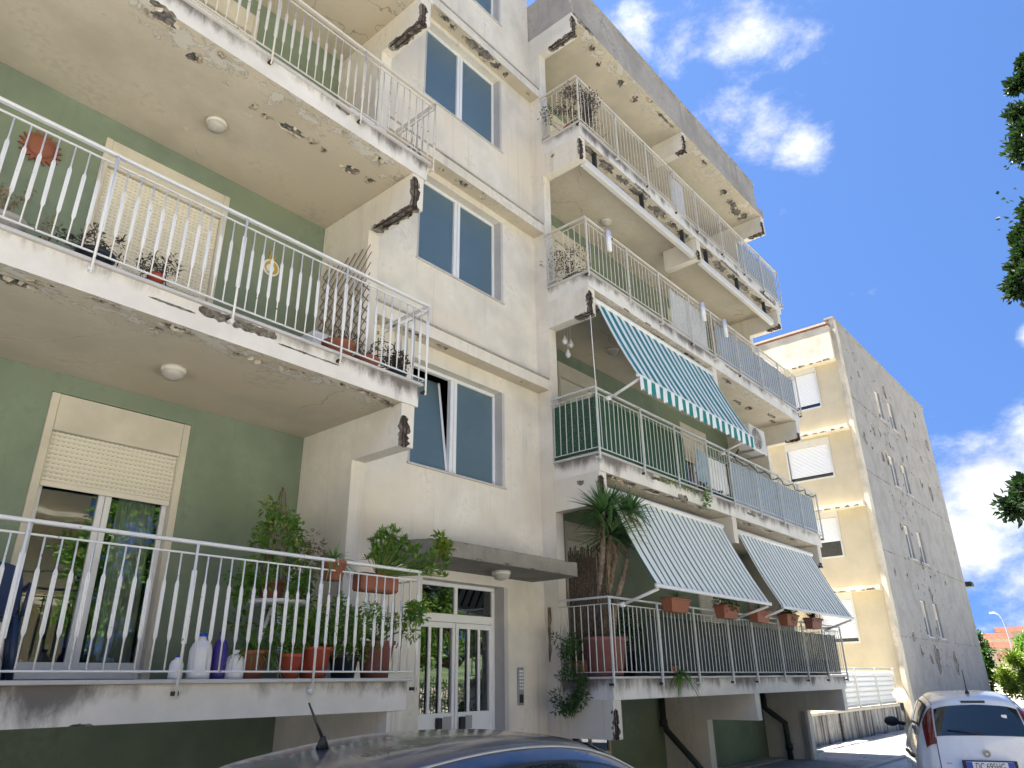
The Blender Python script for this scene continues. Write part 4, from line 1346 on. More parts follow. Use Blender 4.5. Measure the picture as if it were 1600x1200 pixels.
def potted(label, c, r, h, pmat, kind, seed, size=0.35, leaf='leaf', n=140, name='potted_plant'):
    o = thing(name, label, 'plant', c, 'plants on the balconies')
    pot(o, c, r, h, M[pmat])
    top = Vector(c) + Vector((0, 0, h - 0.02))
    mb = MB()
    if kind == 'blades':
        blades(mb, top, n, size, 0.018, seed, 0.15, 1.0, 0.75)
    elif kind == 'bush':
        bush_leaves(mb, top + Vector((0, 0, size * 0.55)), (size * 0.75, size * 0.7, size * 0.65), n * 8, 0.05, 0.024, seed, 14)
        for i in range(7):
            d = rdir(random.Random(seed + i), 0.5, 1.0)
            mb.tube([top, top + d * size * 0.5, top + d * size * 0.9], 0.004, 4, cap=False)
    elif kind == 'succ':
        rg = random.Random(seed)
        for i in range(9):
            d = rdir(rg, 0.35, 1.0)
            e = top + d * size * rg.uniform(0.5, 1.0)
            mb.tube([top, top.lerp(e, 0.5) + Vector((0, 0, 0.02)), e], [0.01, 0.008, 0.005], 5, cap=False)
            bush_leaves(mb, e, (size * 0.24, size * 0.24, size * 0.2), n // 2, 0.055, 0.03, seed + i, 3)
    elif kind == 'dead':
        rg = random.Random(seed)
        for i in range(16):
            d = rdir(rg, 0.1 if size < 0.45 else 0.5, 1.0)
            e = top + d * size * rg.uniform(0.35, 1.1)
            mb.tube([top, top.lerp(e, 0.5) + rdir(rg) * 0.03, e + Vector((0, 0, -0.04))], [0.005, 0.004, 0.002], 4, cap=False)
            q_ = 0.05 if size < 0.45 else 0.17
            bush_leaves(mb, e, (q_, q_, q_ * 1.2), n // 10, 0.045, 0.014 if size < 0.45 else 0.02, seed + i, 2 if size < 0.45 else 6)
    mb.build('foliage', M[leaf], o)
    return o


f0, f1, f2, f3 = [z + 0.033 for z in F]
potted('spider plant in a terracotta pot on the floor of the lowest left balcony', (3.44, 5.83, f0), 0.13, 0.22, 'terracotta', 'blades', 3, 0.34, 'leaf', 130)
potted('leafy green herb in a small red pot, left of a larger red pot', (3.79, 5.80, f0), 0.105, 0.20, 'red_pot', 'bush', 4, 0.30, 'leaf', 110)
potted('bushy herb in the large red pot on the lowest left balcony', (4.06, 5.84, f0), 0.15, 0.26, 'red_pot', 'bush', 5, 0.32, 'leaf', 150)
potted('bushy bright green plant in a black pot between red and pinkish pots', (4.40, 5.86, f0), 0.14, 0.20, 'black_pot', 'bush', 6, 0.40, 'leaf', 190)
potted('woody succulent in a wide pinkish pot at the end of the lowest left balcony', (4.77, 5.86, f0), 0.18, 0.33, 'pink_pot', 'succ', 7, 0.55, 'leaf', 120)
# table with a climber trained up a cone
tb = thing('plant_table', 'small round white table carrying a tall climber on the lowest left balcony', 'table', (3.98, 6.40, f0))
MB().lathe([(0.001, 0.66), (0.29, 0.66), (0.30, 0.675), (0.29, 0.695), (0.001, 0.70)], (3.98, 6.40, f0), 28).build('table_top', M['white_pl'], tb)
for i in range(3):
    t = i * 2.094 + 0.4
    MB().tube([(3.98 + 0.04 * math.cos(t), 6.40 + 0.04 * math.sin(t), f0 + 0.66), (3.98 + 0.2 * math.cos(t), 6.40 + 0.2 * math.sin(t), f0)], 0.018, 8).build('leg', M['white_pl'], tb)
cl = thing('climbing_plant', 'tall leafy climber trained up a wicker cone against the green wall', 'plant', (3.92, 6.42, f0 + 0.702), 'plants on the balconies')
pot(cl, (3.92, 6.42, f0 + 0.702), 0.13, 0.18, M['terracotta'])
cone = MB()
for i in range(14):
    t = i * 2 * math.pi / 14
    cone.tube([(3.92 + 0.12 * math.cos(t), 6.42 + 0.12 * math.sin(t), f0 + 0.85), (3.92 + 0.09 * math.cos(t + 0.3), 6.42 + 0.09 * math.sin(t + 0.3), f0 + 1.4), (3.92 + 0.03 * math.cos(t), 6.42 + 0.03 * math.sin(t), f0 + 1.74), (3.92 - 0.02 * math.cos(t), 6.42, f0 + 1.80)], 0.004, 4)
cone.build('wicker_cone', M['leaf_dry'], cl)
lv = MB()
for i in range(26):
    h = 0.75 + i * 0.033
    r_ = 0.26 * (1 - (h - 0.7) / 1.25) + 0.05
    t = i * 2.4
    bush_leaves(lv, (3.92 + r_ * math.cos(t), 6.40 + r_ * math.sin(t), f0 + h), (0.10, 0.10, 0.09), 34, 0.075, 0.045, 40 + i, 3)
for i in range(14):
    t = i * 2.4
    bush_leaves(lv, (3.90 + 0.33 * math.cos(t), 6.33 + 0.2 * math.sin(t), f0 + rnd(0.45, 0.9)), (0.14, 0.1, 0.13), 36, 0.075, 0.045, 70 + i, 3)
lv.build('foliage', M['leaf'], cl)
o = thing('potted_plant', 'straggly plant with dry stems beside the climber on the round table', 'plant', (4.19, 6.42, f0 + 0.702), 'plants on the balconies')
pot(o, (4.19, 6.42, f0 + 0.702), 0.075, 0.11, M['red_pot'])
mb = MB()
bush_leaves(mb, (4.24, 6.35, f0 + 1.12), (0.22, 0.15, 0.26), 420, 0.05, 0.018, 91, 10)
mb.build('foliage', M['leaf_dry'], o)
# pots hung on the handrail
o = thing('hanging_pot', 'spider plant in a terracotta pot hooked over the left handrail', 'plant', (4.06, 5.66, F[0] + 0.86), 'plants on the balconies')
pot(o, (4.06, 5.66, F[0] + 0.86), 0.12, 0.17, M['terracotta'])
MB().tube([(4.02, 5.60, F[0] + 0.95), (4.02, 5.545, F[0] + 1.05), (4.02, 5.53, F[0] + 0.98)], 0.006, 6).build('hook', M['rail'], o)
mb = MB()
blades(mb, (4.06, 5.66, F[0] + 1.02), 150, 0.26, 0.013, 12, 0.05, 1.0, 0.7)
mb.build('foliage', M['leaf'], o)
o = thing('hanging_pot', 'wide planter of fleshy-leaved shrub spilling over the end of the left handrail', 'plant', (4.60, 5.72, F[0] + 0.80), 'plants on the balconies')
MB().bbox(4.38, 4.84, 5.63, 5.80, F[0] + 0.80, F[0] + 0.97, 0.02).build('planter_box', M['terracotta'], o)
mb = MB()
rg = random.Random(31)
for i in range(70):
    t = rg.random()
    c = Vector((4.40 + t * 0.75, 5.62 + rg.uniform(-0.13, 0.12), F[0] + 1.12 + rg.uniform(-0.12, 0.16) + 0.14 * math.sin(math.pi * min(1, t * 1.4))))
    mb.tube([(4.62, 5.7, F[0] + 0.95), c], [0.008, 0.004], 4, cap=False)
    blades(mb, c, 15, 0.085, 0.026, 300 + i, -0.1, 1.0, 0.1, 2)
for i in range(12):
    c = Vector((5.10 + rg.uniform(0, 0.35), 5.55 + rg.uniform(-0.08, 0.1), F[0] + 1.08 + rg.uniform(-0.08, 0.12)))
    mb.tube([(4.9, 5.62, F[0] + 1.0), c], [0.006, 0.004], 4, cap=False)
    blades(mb, c, 15, 0.085, 0.026, 500 + i, -0.1, 1.0, 0.1, 2)
mb.build('foliage', M['leaf'], o)
o = thing('climbing_plant', 'yellowish green leaf tuft reaching out over the doorway canopy', 'plant', (5.42, 5.70, F[0] + 1.2), 'plants on the balconies')
mb = MB()
mb.tube([(4.95, 5.62, F[0] + 1.02), (5.2, 5.62, F[0] + 1.10), (5.42, 5.66, F[0] + 1.28)], 0.006, 5)
mb.build('stem', M['bark'], o)
mb = MB()
bush_leaves(mb, (5.44, 5.64, F[0] + 1.32), (0.12, 0.12, 0.15), 190, 0.07, 0.045, 95, 5)
mb.build('foliage', M['leaf_lime'], o)
o = thing('climbing_plant', 'green creeper poking through the corner bars of the lowest left railing', 'plant', (5.0, 5.62, F[0] + 0.03), 'plants on the balconies')
mb = MB()
mb.tube([(4.93, 5.75, F[0] + 0.3), (4.96, 5.66, F[0] + 0.5), (4.98, 5.56, F[0] + 0.6)], 0.006, 5)
mb.build('stem', M['bark'], o)
mb = MB()
bush_leaves(mb, (4.95, 5.52, F[0] + 0.62), (0.15, 0.10, 0.10), 200, 0.07, 0.04, 97, 5)
mb.build('foliage', M['leaf'], o)
# bottles and bag
def bottle(label, c, r, h, mat, cap):
    o = thing('bottle', label, 'bottle', c)
    MB().lathe([(0.001, 0), (r, 0), (r * 1.02, h * 0.1), (r, h * 0.62), (r * 0.8, h * 0.76), (r * 0.32, h * 0.86), (r * 0.3, h * 0.92)], c, 18).build('bottle_body', M[mat], o)
    MB().lathe([(r * 0.38, h * 0.92), (r * 0.38, h), (0.001, h)], c, 14).build('bottle_cap', M[cap], o)
bottle('tall white jug on the lowest left balcony floor', (2.98, 5.80, f0), 0.085, 0.34, 'white_pl', 'plate_blue')
bottle('purple bottle between the white jug and the spider plant', (3.16, 5.84, f0), 0.06, 0.36, 'purple', 'purple')
bottle('small clear-white bottle with a blue cap, leftmost of the bottles', (2.80, 5.80, f0), 0.05, 0.17, 'white_pl', 'plate_blue')
bottle('short white canister just left of the terracotta spider plant', (3.28, 5.80, f0), 0.075, 0.22, 'white_pl', 'white_pl')
# blue plastic chair
ch = thing('plastic_chair', 'dark blue plastic armchair at the left edge of the lowest balcony', 'chair', (1.55, 6.25, f0), None, R(-12))
FR[ch.name] = (0, 0, 0)
mb = MB()
rows = []
for j in range(7):
    t = j / 6
    w = 0.22 + 0.03 * math.sin(math.pi * t)
    rows.append([(-w + 2 * w * i / 8, 0.20 + 0.10 * t + 0.03 * (abs(i - 4) / 4) ** 2 * -1, 0.42 + 0.42 * t - 0.06 * (abs(i - 4) / 4) ** 3 * t) for i in range(9)])
mb.grid(rows).grid([[(a, b + 0.014, c) for a, b, c in r_] for r_ in rows], flip=True)
mb.build('backrest', M['navy'], ch, (0, 0, 0))
MB().bbox(-0.24, 0.24, -0.22, 0.22, 0.40, 0.425, 0.01).build('seat', M['navy'], ch, (0, 0, 0))
for sx in (-1, 1):
    for sy in (-1, 1):
        MB().tube([(sx * 0.22, sy * 0.20, 0.41), (sx * 0.26, sy * 0.25, 0.0)], [0.028, 0.02], 8).build('leg', M['navy'], ch, (0, 0, 0))
    MB().tube([(sx * 0.26, 0.24, 0.64), (sx * 0.28, 0.0, 0.65), (sx * 0.27, -0.2, 0.62), (sx * 0.25, -0.22, 0.41)], 0.022, 8).build('arm', M['navy'], ch, (0, 0, 0))

# second-level items
potted('withered grey plant in a pale pot at the left edge, below the sun ornament', (0.98, 5.86, f1), 0.14, 0.2, 'slabstone', 'dead', 21, 0.42, 'leaf_dry', 160)
potted('dead-looking plant in a round black pot by the white shutter', (1.63, 5.86, f1), 0.14, 0.2, 'black_pot', 'dead', 22, 0.32, 'leaf_dead', 260)
potted('small dead plant in a red pot on the teal trough', (2.12, 5.84, f1 + 0.112), 0.07, 0.10, 'red_pot', 'dead', 23, 0.2, 'leaf_dead', 200)
tr_ = MB().bbox(1.82, 2.46, 5.75, 5.93, f1, f1 + 0.11, 0.012)
tag(tr_.build('planter_trough', M['teal'], None, (2.14, 5.84, f1)), 'long teal plastic trough on the balcony edge before the white shutter', 'trough')
potted('terracotta bowl of sparse stems beside the white lattice', (4.05, 5.86, f1), 0.17, 0.24, 'terracotta', 'dead', 25, 0.2, 'leaf_dead', 70)
potted('lower terracotta pot next to the black wire stand', (4.40, 5.84, f1), 0.14, 0.18, 'terracotta', 'dead', 26, 0.3, 'leaf_dead', 90)
potted('dark bushy pot at the right corner of the sun-ornament balcony', (4.82, 5.84, f1), 0.12, 0.16, 'black_pot', 'bush', 27, 0.2, 'leaf_dead', 60)
st = thing('plant_stand', 'black wire plant stand in the corner of the sun-ornament balcony', 'plant stand', (4.84, 6.12, f1))
w_ = MB()
for zz, rr in ((0.12, 0.13), (0.38, 0.16), (0.58, 0.13)):
    w_.tube([(4.84 + rr * math.cos(t * 0.5236), 6.12 + rr * math.sin(t * 0.5236), f1 + zz) for t in range(13)], 0.006, 6)
for t in range(4):
    aa = t * math.pi / 2 + 0.5
    w_.tube([(4.84 + 0.17 * math.cos(aa), 6.12 + 0.17 * math.sin(aa), f1), (4.84 + 0.13 * math.cos(aa), 6.12 + 0.13 * math.sin(aa), f1 + 0.3), (4.84 + 0.15 * math.cos(aa), 6.12 + 0.15 * math.sin(aa), f1 + 0.62)], 0.006, 6)
w_.build('wire_frame', M['iron'], st)
# wooden lattice on the side wall
lt = thing('lattice_trellis', 'diamond lattice trellis fixed to the cream side wall', 'trellis', (4.70, 6.85, f1))
y0, y1, z0, z1 = 6.30, 7.32, F[1] + 0.28, F[1] + 2.05
dd = 0.15
s_ = -2.2
while s_ < 3.0:
    for sg in (1, -1):
        a = []
        # clip the diagonal strip to the panel
        for yy in (y0, y1):
            zz = (z0 + s_ + (yy - y0)) if sg > 0 else (z0 + s_ + 1.0 - (yy - y0))
            a.append((yy, zz))
        (ya, za), (yb, zb) = a
        ts = [0.0, 1.0]
        if zb != za:
            for zc in (z0, z1 - (0.5 if sg > 0 else 0.0)):
                ts.append((zc - za) / (zb - za))
        ins = [t for t in ts if -1e-6 <= t <= 1 + 1e-6 and z0 - 1e-6 <= za + (zb - za) * t <= z1 + 1e-6]
        if len(ins) >= 2 and max(ins) - min(ins) > 0.05:
            t0, t1 = min(ins), max(ins)
            x_ = 4.728 if sg > 0 else 4.716
            MB().tube([(x_, ya + (yb - ya) * t0, za + (zb - za) * t0), (x_, ya + (yb - ya) * t1, za + (zb - za) * t1)], 0.008, 4, smooth=False).build('lath', M['leaf_dry'] if sg > 0 else M['leaf_dry'], lt)
    s_ += dd
# wall ornaments
sn = thing('sun_ornament', 'terracotta sun-shaped ornament on the green wall', 'ornament', (1.35, YG - 0.03, 6.72))
mb = MB()
k_ = 18
ring = []
for i in range(k_ * 2):
    r_ = 0.20 if i % 2 else 0.135
    t = math.pi * i / k_
    ring.append((1.35 + r_ * math.cos(t), 6.72 + r_ * math.sin(t)))
nn = len(ring)
mb.add([(x, YG - 0.03, z) for x, z in ring] + [(x, YG - 0.004, z) for x, z in ring] + [(1.35, YG - 0.045, 6.72)],
       [(i, (i + 1) % nn, 2 * nn) for i in range(nn)] + [(i, nn + i, nn + (i + 1) % nn, (i + 1) % nn) for i in range(nn)])
mb.build('rays', M['terracotta'], sn)
mb = MB()
mb.grid([[(1.35 + 0.12 * math.sin(a * math.pi / 10) * math.cos(b * math.pi / 10), YG - 0.045 - 0.04 * math.cos(a * math.pi / 10), 6.72 + 0.12 * math.sin(a * math.pi / 10) * math.sin(b * math.pi / 10)) for b in range(21)] for a in range(6)])
mb.build('face', M['terracotta'], sn)
pl = thing('wall_plate', 'round ceramic plate with orange and white centre hung on the green wall', 'ornament', (4.01, YG - 0.02, 6.55))
def disc(c, r, y, mat, name, par):
    n_ = 26
    mb = MB().add([(c[0] + r * math.cos(2 * math.pi * i / n_), y, c[1] + r * math.sin(2 * math.pi * i / n_)) for i in range(n_)] + [(c[0] + r * math.cos(2 * math.pi * i / n_), YG - 0.002, c[1] + r * math.sin(2 * math.pi * i / n_)) for i in range(n_)],
                 [tuple(range(n_))] + [(i, n_ + i, n_ + (i + 1) % n_, (i + 1) % n_) for i in range(n_)])
    return mb.build(name, mat, par)
disc((4.01, 6.53), 0.115, YG - 0.02, M['white_pl'], 'rim', pl)
disc((4.01, 6.53), 0.092, YG - 0.026, M['brass'], 'orange_band', pl)
disc((3.995, 6.515), 0.055, YG - 0.030, M['white_pl'], 'centre', pl)
MB().tube([(3.98, YG - 0.012, 6.62), (3.99, YG - 0.012, 6.76), (4.05, YG - 0.012, 6.70), (4.03, YG - 0.012, 6.63)], 0.012, 6).build('bow', M['brass'], pl)
# white cupboards on the upper left balconies
for k, lb in ((1, 'tall narrow white cupboard behind the end bars of the sun-ornament balcony'), (2, 'white cupboard behind the rusty rail on the left balcony at the top of the picture')):
    cb = thing('cupboard', lb, 'cupboard', (4.58, 6.6, F[k] + 0.002))
    MB().bbox(4.30, 4.72, 6.42 if k == 2 else 6.75, 7.1, F[k] + 0.004, F[k] + (1.0 if k == 2 else 0.85), 0.01).build('carcass', M['alu'], cb)
    MB().bbox(4.32, 4.70, 6.405 if k == 2 else 6.735, 6.419 if k == 2 else 6.749, F[k] + 0.05, F[k] + (0.95 if k == 2 else 0.8), 0.004).build('door', M['white_pl'], cb)

# right-hand block: plants and things
potted('dead dark plant behind the corner bars of the top right balcony', (8.80, 5.98, f3), 0.16, 0.25, 'red_pot', 'dead', 51, 0.85, 'leaf_dead', 1500)
potted('dark dried plant in the corner of the pole-holder balcony', (8.72, 6.15, f2), 0.1, 0.16, 'black_pot', 'dead', 52, 0.5, 'leaf_dead', 500)
# yucca
yc = thing('yucca', 'tall yucca with spiky heads growing out beside the green striped awning', 'plant', (8.78, 5.84, f0), 'plants on the balconies')
MB().lathe([(0.001, 0), (0.24, 0), (0.30, 0.44), (0.33, 0.45), (0.33, 0.50), (0.29, 0.50), (0.28, 0.45)], (8.80, 5.93, f0), 26).build('pot', M['pink_pot'], yc)
MB().lathe([(0.285, 0.45), (0.001, 0.46)], (8.80, 5.93, f0), 18).build('soil', M['soil'], yc)
tk = MB()
heads = [((8.66, 5.62, 3.55), 0.58, 190), ((9.02, 5.48, 3.92), 0.44, 140), ((8.52, 5.62, 3.86), 0.55, 160), ((8.80, 5.70, 3.98), 0.46, 130)]
for (x, y, z), L_, n_ in heads:
    tk.tube([(8.80 + (x - 8.8) * 0.15, 5.93, f0 + 0.44), (8.80 + (x - 8.8) * 0.3, 5.90, f0 + 0.95), (x * 0.5 + 8.8 * 0.5, (y + 5.9) / 2, z - 0.55), (x, y, z)], [0.06, 0.052, 0.042, 0.035], 8)
tk.tube([(8.95, 5.90, f0 + 0.44), (8.99, 5.85, f0 + 0.9), (9.05, 5.62, 3.2), (9.02, 5.52, 3.9)], [0.055, 0.05, 0.035, 0.03], 8)
tk.build('trunk', M['yucca_bark'], yc)
for i, (c, L_, n_) in enumerate(heads):
    mb = MB()
    blades(mb, c, n_, L_, 0.035, 600 + i, -0.35, 1.0, 0.22, 4)
    mb.build('leaf_head', M['leaf_yucca'], yc)
    mb = MB()
    blades(mb, Vector(c) - Vector((0, 0, 0.06)), 26, L_ * 0.6, 0.024, 650 + i, -1.0, -0.45, 0.3, 3)
    mb.build('dead_skirt', M['leaf_dry'], yc)
# reed screen behind the yucca
rs = thing('reed_screen', 'brown reed screen behind the yucca trunks', 'screen', (8.75, 6.1, f0))
for i in range(26):
    yy = 5.72 + i * 0.026
    MB().tube([(8.665 + 0.01 * math.sin(i), yy, f0), (8.672, yy + rnd(-0.006, 0.006), f0 + 1.75 + rnd(-0.05, 0.03))], 0.010, 5).build('reed', M['reed'], rs)
for i in range(30):
    xx = 8.7 + i * 0.024
    MB().tube([(xx, 6.40 + 0.008 * math.sin(i), f0), (xx + rnd(-0.006, 0.006), 6.40, f0 + 1.7 + rnd(-0.05, 0.03))], 0.010, 5).build('reed', M['reed'], rs)
o = thing('trailing_plant', 'dark green trailing plant hanging down outside the railing near the intercom', 'plant', (8.32, 6.15, F[0] + 0.06), 'plants on the balconies')
mb = MB()
rg = random.Random(77)
for i in range(42):
    x, y = 8.36 + rg.uniform(-0.12, 0.12), 6.15 + rg.uniform(-0.18, 0.18)
    z = F[0] + rg.uniform(-0.42, 0.55)
    bush_leaves(mb, (x - 0.05, y, z), (0.07, 0.07, 0.09), 26, 0.075, 0.014, 700 + i, 3)
    if i % 4 == 0:
        mb.tube([(8.45, y, F[0] + 0.3), (x, y, z)], 0.004, 4, cap=False)
mb.build('foliage', M['leaf_dark'], o)
MB().lathe([(0.001, 0), (0.10, 0), (0.13, 0.2), (0.12, 0.2)], (8.60, 6.18, F[0] + 0.04), 16).build('pot', M['terracotta'], o)
# dried vine on the wall above the intercom
o = MB()
rg = random.Random(15)
for i in range(5):
    o.tube([(8.44, 6.58 + rg.uniform(-0.03, 0.03), 1.95 + j * 0.13 + rg.uniform(-0.03, 0.03)) if j else (8.44, 6.6, 1.9) for j in range(6)], 0.007, 5)
tag(o.build('dried_vine', M['leaf_dry'], None, (8.44, 6.58, 1.9)), 'dried vine stems clinging to the cream corner above the intercom', 'vine')
# flower boxes hung on the handrail
fb = [(10.05, 'terracotta', 'dead', 'empty terracotta box, first from the yucca, on the handrail'),
      (11.75, 'terracotta', 'bush', 'terracotta box with a trailing green plant, second from the yucca'),
      (13.05, 'terracotta', 'dead', 'terracotta box with sparse stems, third from the yucca'),
      (14.40, 'terracotta', 'bush', 'terracotta box with a green plant, fourth from the yucca'),
      (15.70, 'pink_pot', 'blades', 'brown clay box with spiky leaves, farthest from the yucca')]
for i, (x, pm_, kd, lb) in enumerate(fb):
    zb = F[0] + 0.90
    o = thing('flower_box', lb, 'flower box', (x, YF - 0.14, zb), 'flower boxes on the handrail')
    b = MB()
    b.add([(x - 0.23, 5.39, zb), (x + 0.23, 5.39, zb), (x + 0.23, 5.53, zb), (x - 0.23, 5.53, zb), (x - 0.29, 5.35, zb + 0.2), (x + 0.29, 5.35, zb + 0.2), (x + 0.29, 5.535, zb + 0.2), (x - 0.29, 5.535, zb + 0.2)],
          [(0, 3, 2, 1), (4, 5, 6, 7), (0, 1, 5, 4), (1, 2, 6, 5), (2, 3, 7, 6), (3, 0, 4, 7)])
    b.bbox(x - 0.305, x + 0.305, 5.335, 5.54, zb + 0.17, zb + 0.205, 0.008)
    b.build('planter_box', M[pm_], o)
    mb = MB()
    if kd == 'bush':
        bush_leaves(mb, (x, 5.44, zb + 0.30), (0.30, 0.16, 0.22), 420, 0.06, 0.03, 800 + i, 9)
    elif kd == 'blades':
        blades(mb, (x, 5.44, zb + 0.2), 120, 0.34, 0.02, 810 + i, 0.0, 1.0, 0.5)
    else:
        blades(mb, (x, 5.44, zb + 0.2), 30, 0.22, 0.012, 820 + i, 0.3, 1.0, 0.4)
    mb.build('foliage', M['leaf_dark'], o)
o = thing('trailing_plant', 'small spider plant growing over the slab edge below the awnings', 'plant', (10.12, 5.53, F[0] + 0.02), 'plants on the balconies')
mb = MB()
blades(mb, (10.12, 5.52, F[0] + 0.06), 110, 0.30, 0.016, 60, -0.3, 0.9, 0.9)
mb.build('foliage', M['leaf'], o)
MB().lathe([(0.001, 0), (0.07, 0), (0.09, 0.13), (0.08, 0.13)], (10.12, 5.66, f0), 14).build('pot', M['terracotta'], o)
o = thing('trailing_plant', 'tufts of weed hanging from the slab edge below the green netting', 'plant', (11.2, 5.55, F[1] - 0.05), 'plants on the balconies')
mb = MB()
for i in range(7):
    blades(mb, (10.2 + i * 0.2, 5.56, F[1] - 0.03), 16, 0.10, 0.012, 900 + i, -0.8, 0.5, 0.6)
bush_leaves(mb, (11.65, 5.52, F[1] - 0.12), (0.09, 0.06, 0.22), 160, 0.05, 0.028, 950, 6)
mb.build('foliage', M['leaf'], o)
MB().tube([(10.2, 5.57, F[1] - 0.02), (11.65, 5.57, F[1] - 0.02)], 0.006, 5).build('stem', M['bark'], o)
for i in range(6):
    x = 12.0 + i * 0.9
    o = thing('planter_trough', ['dark teal trough behind the bars, %s along the lowest right balcony' % w for w in ('nearest', 'second', 'third', 'fourth', 'fifth', 'last')][i], 'trough', (x, 5.80, f0), 'dark teal troughs')
    MB().add([(x - 0.36, 5.70, f0), (x + 0.36, 5.70, f0), (x + 0.36, 5.92, f0), (x - 0.36, 5.92, f0), (x - 0.41, 5.67, f0 + 0.3), (x + 0.41, 5.67, f0 + 0.3), (x + 0.41, 5.95, f0 + 0.3), (x - 0.41, 5.95, f0 + 0.3)],
             [(0, 3, 2, 1), (4, 5, 6, 7), (0, 1, 5, 4), (1, 2, 6, 5), (2, 3, 7, 6), (3, 0, 4, 7)]).build('trough_body', M['dkteal'], o)
    mb = MB()
    if i % 2 == 0:
        bush_leaves(mb, (x, 5.8, f0 + 0.38), (0.3, 0.12, 0.14), 120, 0.05, 0.02, 970 + i, 6)
    else:
        blades(mb, (x, 5.8, f0 + 0.3), 40, 0.25, 0.012, 980 + i, 0.2, 1.0, 0.4)
    mb.build('foliage', M['leaf_dark'], o)
potted('low grey-leaved plant in a clay pot behind the lowest right railing', (10.6, 5.84, f0), 0.16, 0.26, 'pink_pot', 'bush', 55, 0.3, 'leaf_dry', 70)
potted('terracotta pot with dry stems behind the lowest right railing', (11.15, 5.84, f0), 0.14, 0.24, 'terracotta', 'dead', 56, 0.3, 'leaf_dead', 90)
potted('dark green shrub in a black pot further in on the lowest right balcony', (9.7, 6.2, f0), 0.2, 0.34, 'black_pot', 'bush', 57, 0.55, 'leaf_dark', 160)
# air conditioner on the far side of the awning
ac = thing('air_conditioner', 'white outdoor air conditioning unit past the end of the teal awning', 'air conditioner', (15.7, 6.15, 6.40))
MB().bbox(15.25, 16.12, 6.0, 6.32, 6.42, 7.02, 0.02).build('housing', M['ac_white'], ac)
mb = MB()
for r_ in (0.06, 0.11, 0.16, 0.21, 0.25):
    mb.tube([(15.6 + r_ * math.cos(t * math.pi / 12), 5.985, 6.72 + r_ * math.sin(t * math.pi / 12)) for t in range(25)], 0.006, 5)
for t in range(8):
    mb.tube([(15.6, 5.985, 6.72), (15.6 + 0.25 * math.cos(t * math.pi / 4), 5.985, 6.72 + 0.25 * math.sin(t * math.pi / 4))], 0.005, 5)
mb.build('fan_grille', M['ac_white'], ac)
n_ = 24
MB().add([(15.6 + 0.25 * math.cos(2 * math.pi * i / n_), 5.997, 6.72 + 0.25 * math.sin(2 * math.pi * i / n_)) for i in range(n_)], [tuple(range(n_))]).build('fan_opening', M['blackp'], ac)
MB().box(15.35, 15.39, 6.0, YG - 0.002, 6.38, 6.418).box(15.95, 15.99, 6.0, YG - 0.002, 6.38, 6.418).build('bracket', M['steel_grey'], ac)
MB().tube([(15.3, 6.3, 6.5), (15.2, 6.5, 6.2), (15.25, 6.9, 6.0), (15.2, 7.4, 6.1)], 0.02, 6).build('hose', M['iron'], ac)
# laundry and a bag on the netted balcony
def laundry(label, x0, x1, zt, zb, y, mat, seed):
    rows = []
    for j in range(9):
        t = j / 8
        rows.append([(x0 + (x1 - x0) * i / 14 + 0.02 * math.sin(j + i), y + 0.03 * math.sin(i * 1.1 + seed) * (0.3 + t), zt + (zb - zt) * t + 0.02 * math.sin(i * 0.8 + seed) * t) for i in range(15)])
    mb = MB().grid(rows).grid([[(a, b + 0.004, c) for a, b, c in r_] for r_ in rows], flip=True)
    return tag(mb.build('laundry', mat, None, ((x0 + x1) / 2, y, zb)), label, 'laundry', 'laundry on the netted balcony')
M['cloth_blue'] = mat_paint('pale_blue_cloth', (0.35, 0.48, 0.62), rough=0.9, var=0.25)
laundry('pale blue cloth hung inside the railing below the teal awning', 11.85, 12.25, F[1] + 0.88, F[1] + 0.25, 5.72, M['cloth_blue'], 1)
laundry('crumpled white sheet hung beside the pale blue cloth', 12.3, 12.95, F[1] + 0.80, F[1] + 0.2, 5.70, M['white_pl'], 2)
tag(MB().tube([(8.45, 5.74, F[1] + 0.90), (12.0, 5.75, F[1] + 0.86), (17.4, 5.74, F[1] + 0.90)], 0.004, 5).build('washing_line', M['rail']), 'thin washing line behind the railing below the teal awning', 'line')
# coiled dark hose along the handrail of the netted balcony
mb = MB()
pts = []
for i in range(90):
    t = i / 89
    pts.append((13.1 + 4.3 * t, YF - 0.075 + 0.02 * math.sin(i * 0.9), F[1] + 0.95 - 0.10 * abs(math.sin(i * 0.21)) ))
mb.tube(pts, 0.012, 6)
tag(mb.build('light_garland', M['iron']), 'dark cable garland looped along the railing below the teal awning', 'cable')


# ------------------------------------------------------------------ cars
def bspline(ctrl, us, vs_):
    """uniform cubic B-spline surface, clamped by repeated border rows"""
    c = np.array(ctrl, float)
    c = np.concatenate([2 * c[:1] - c[1:2], c, 2 * c[-1:] - c[-2:-1]], 0)
    c = np.concatenate([2 * c[:, :1] - c[:, 1:2], c, 2 * c[:, -1:] - c[:, -2:-1]], 1)

    def w(t):
        return np.array([(1 - t) ** 3, 3 * t ** 3 - 6 * t * t + 4, -3 * t ** 3 + 3 * t * t + 3 * t + 1, t ** 3]) / 6
    out = np.zeros((len(us), len(vs_), 3))
    for a, u in enumerate(us):
        i = min(int(u), c.shape[0] - 4)
        wu = w(u - i)
        col = np.tensordot(wu, c[i:i + 4], (0, 0))
        for b, v in enumerate(vs_):
            j = min(int(v), c.shape[1] - 4)
            out[a, b] = np.tensordot(w(v - j), col[j:j + 4], (0, 0))
    return out


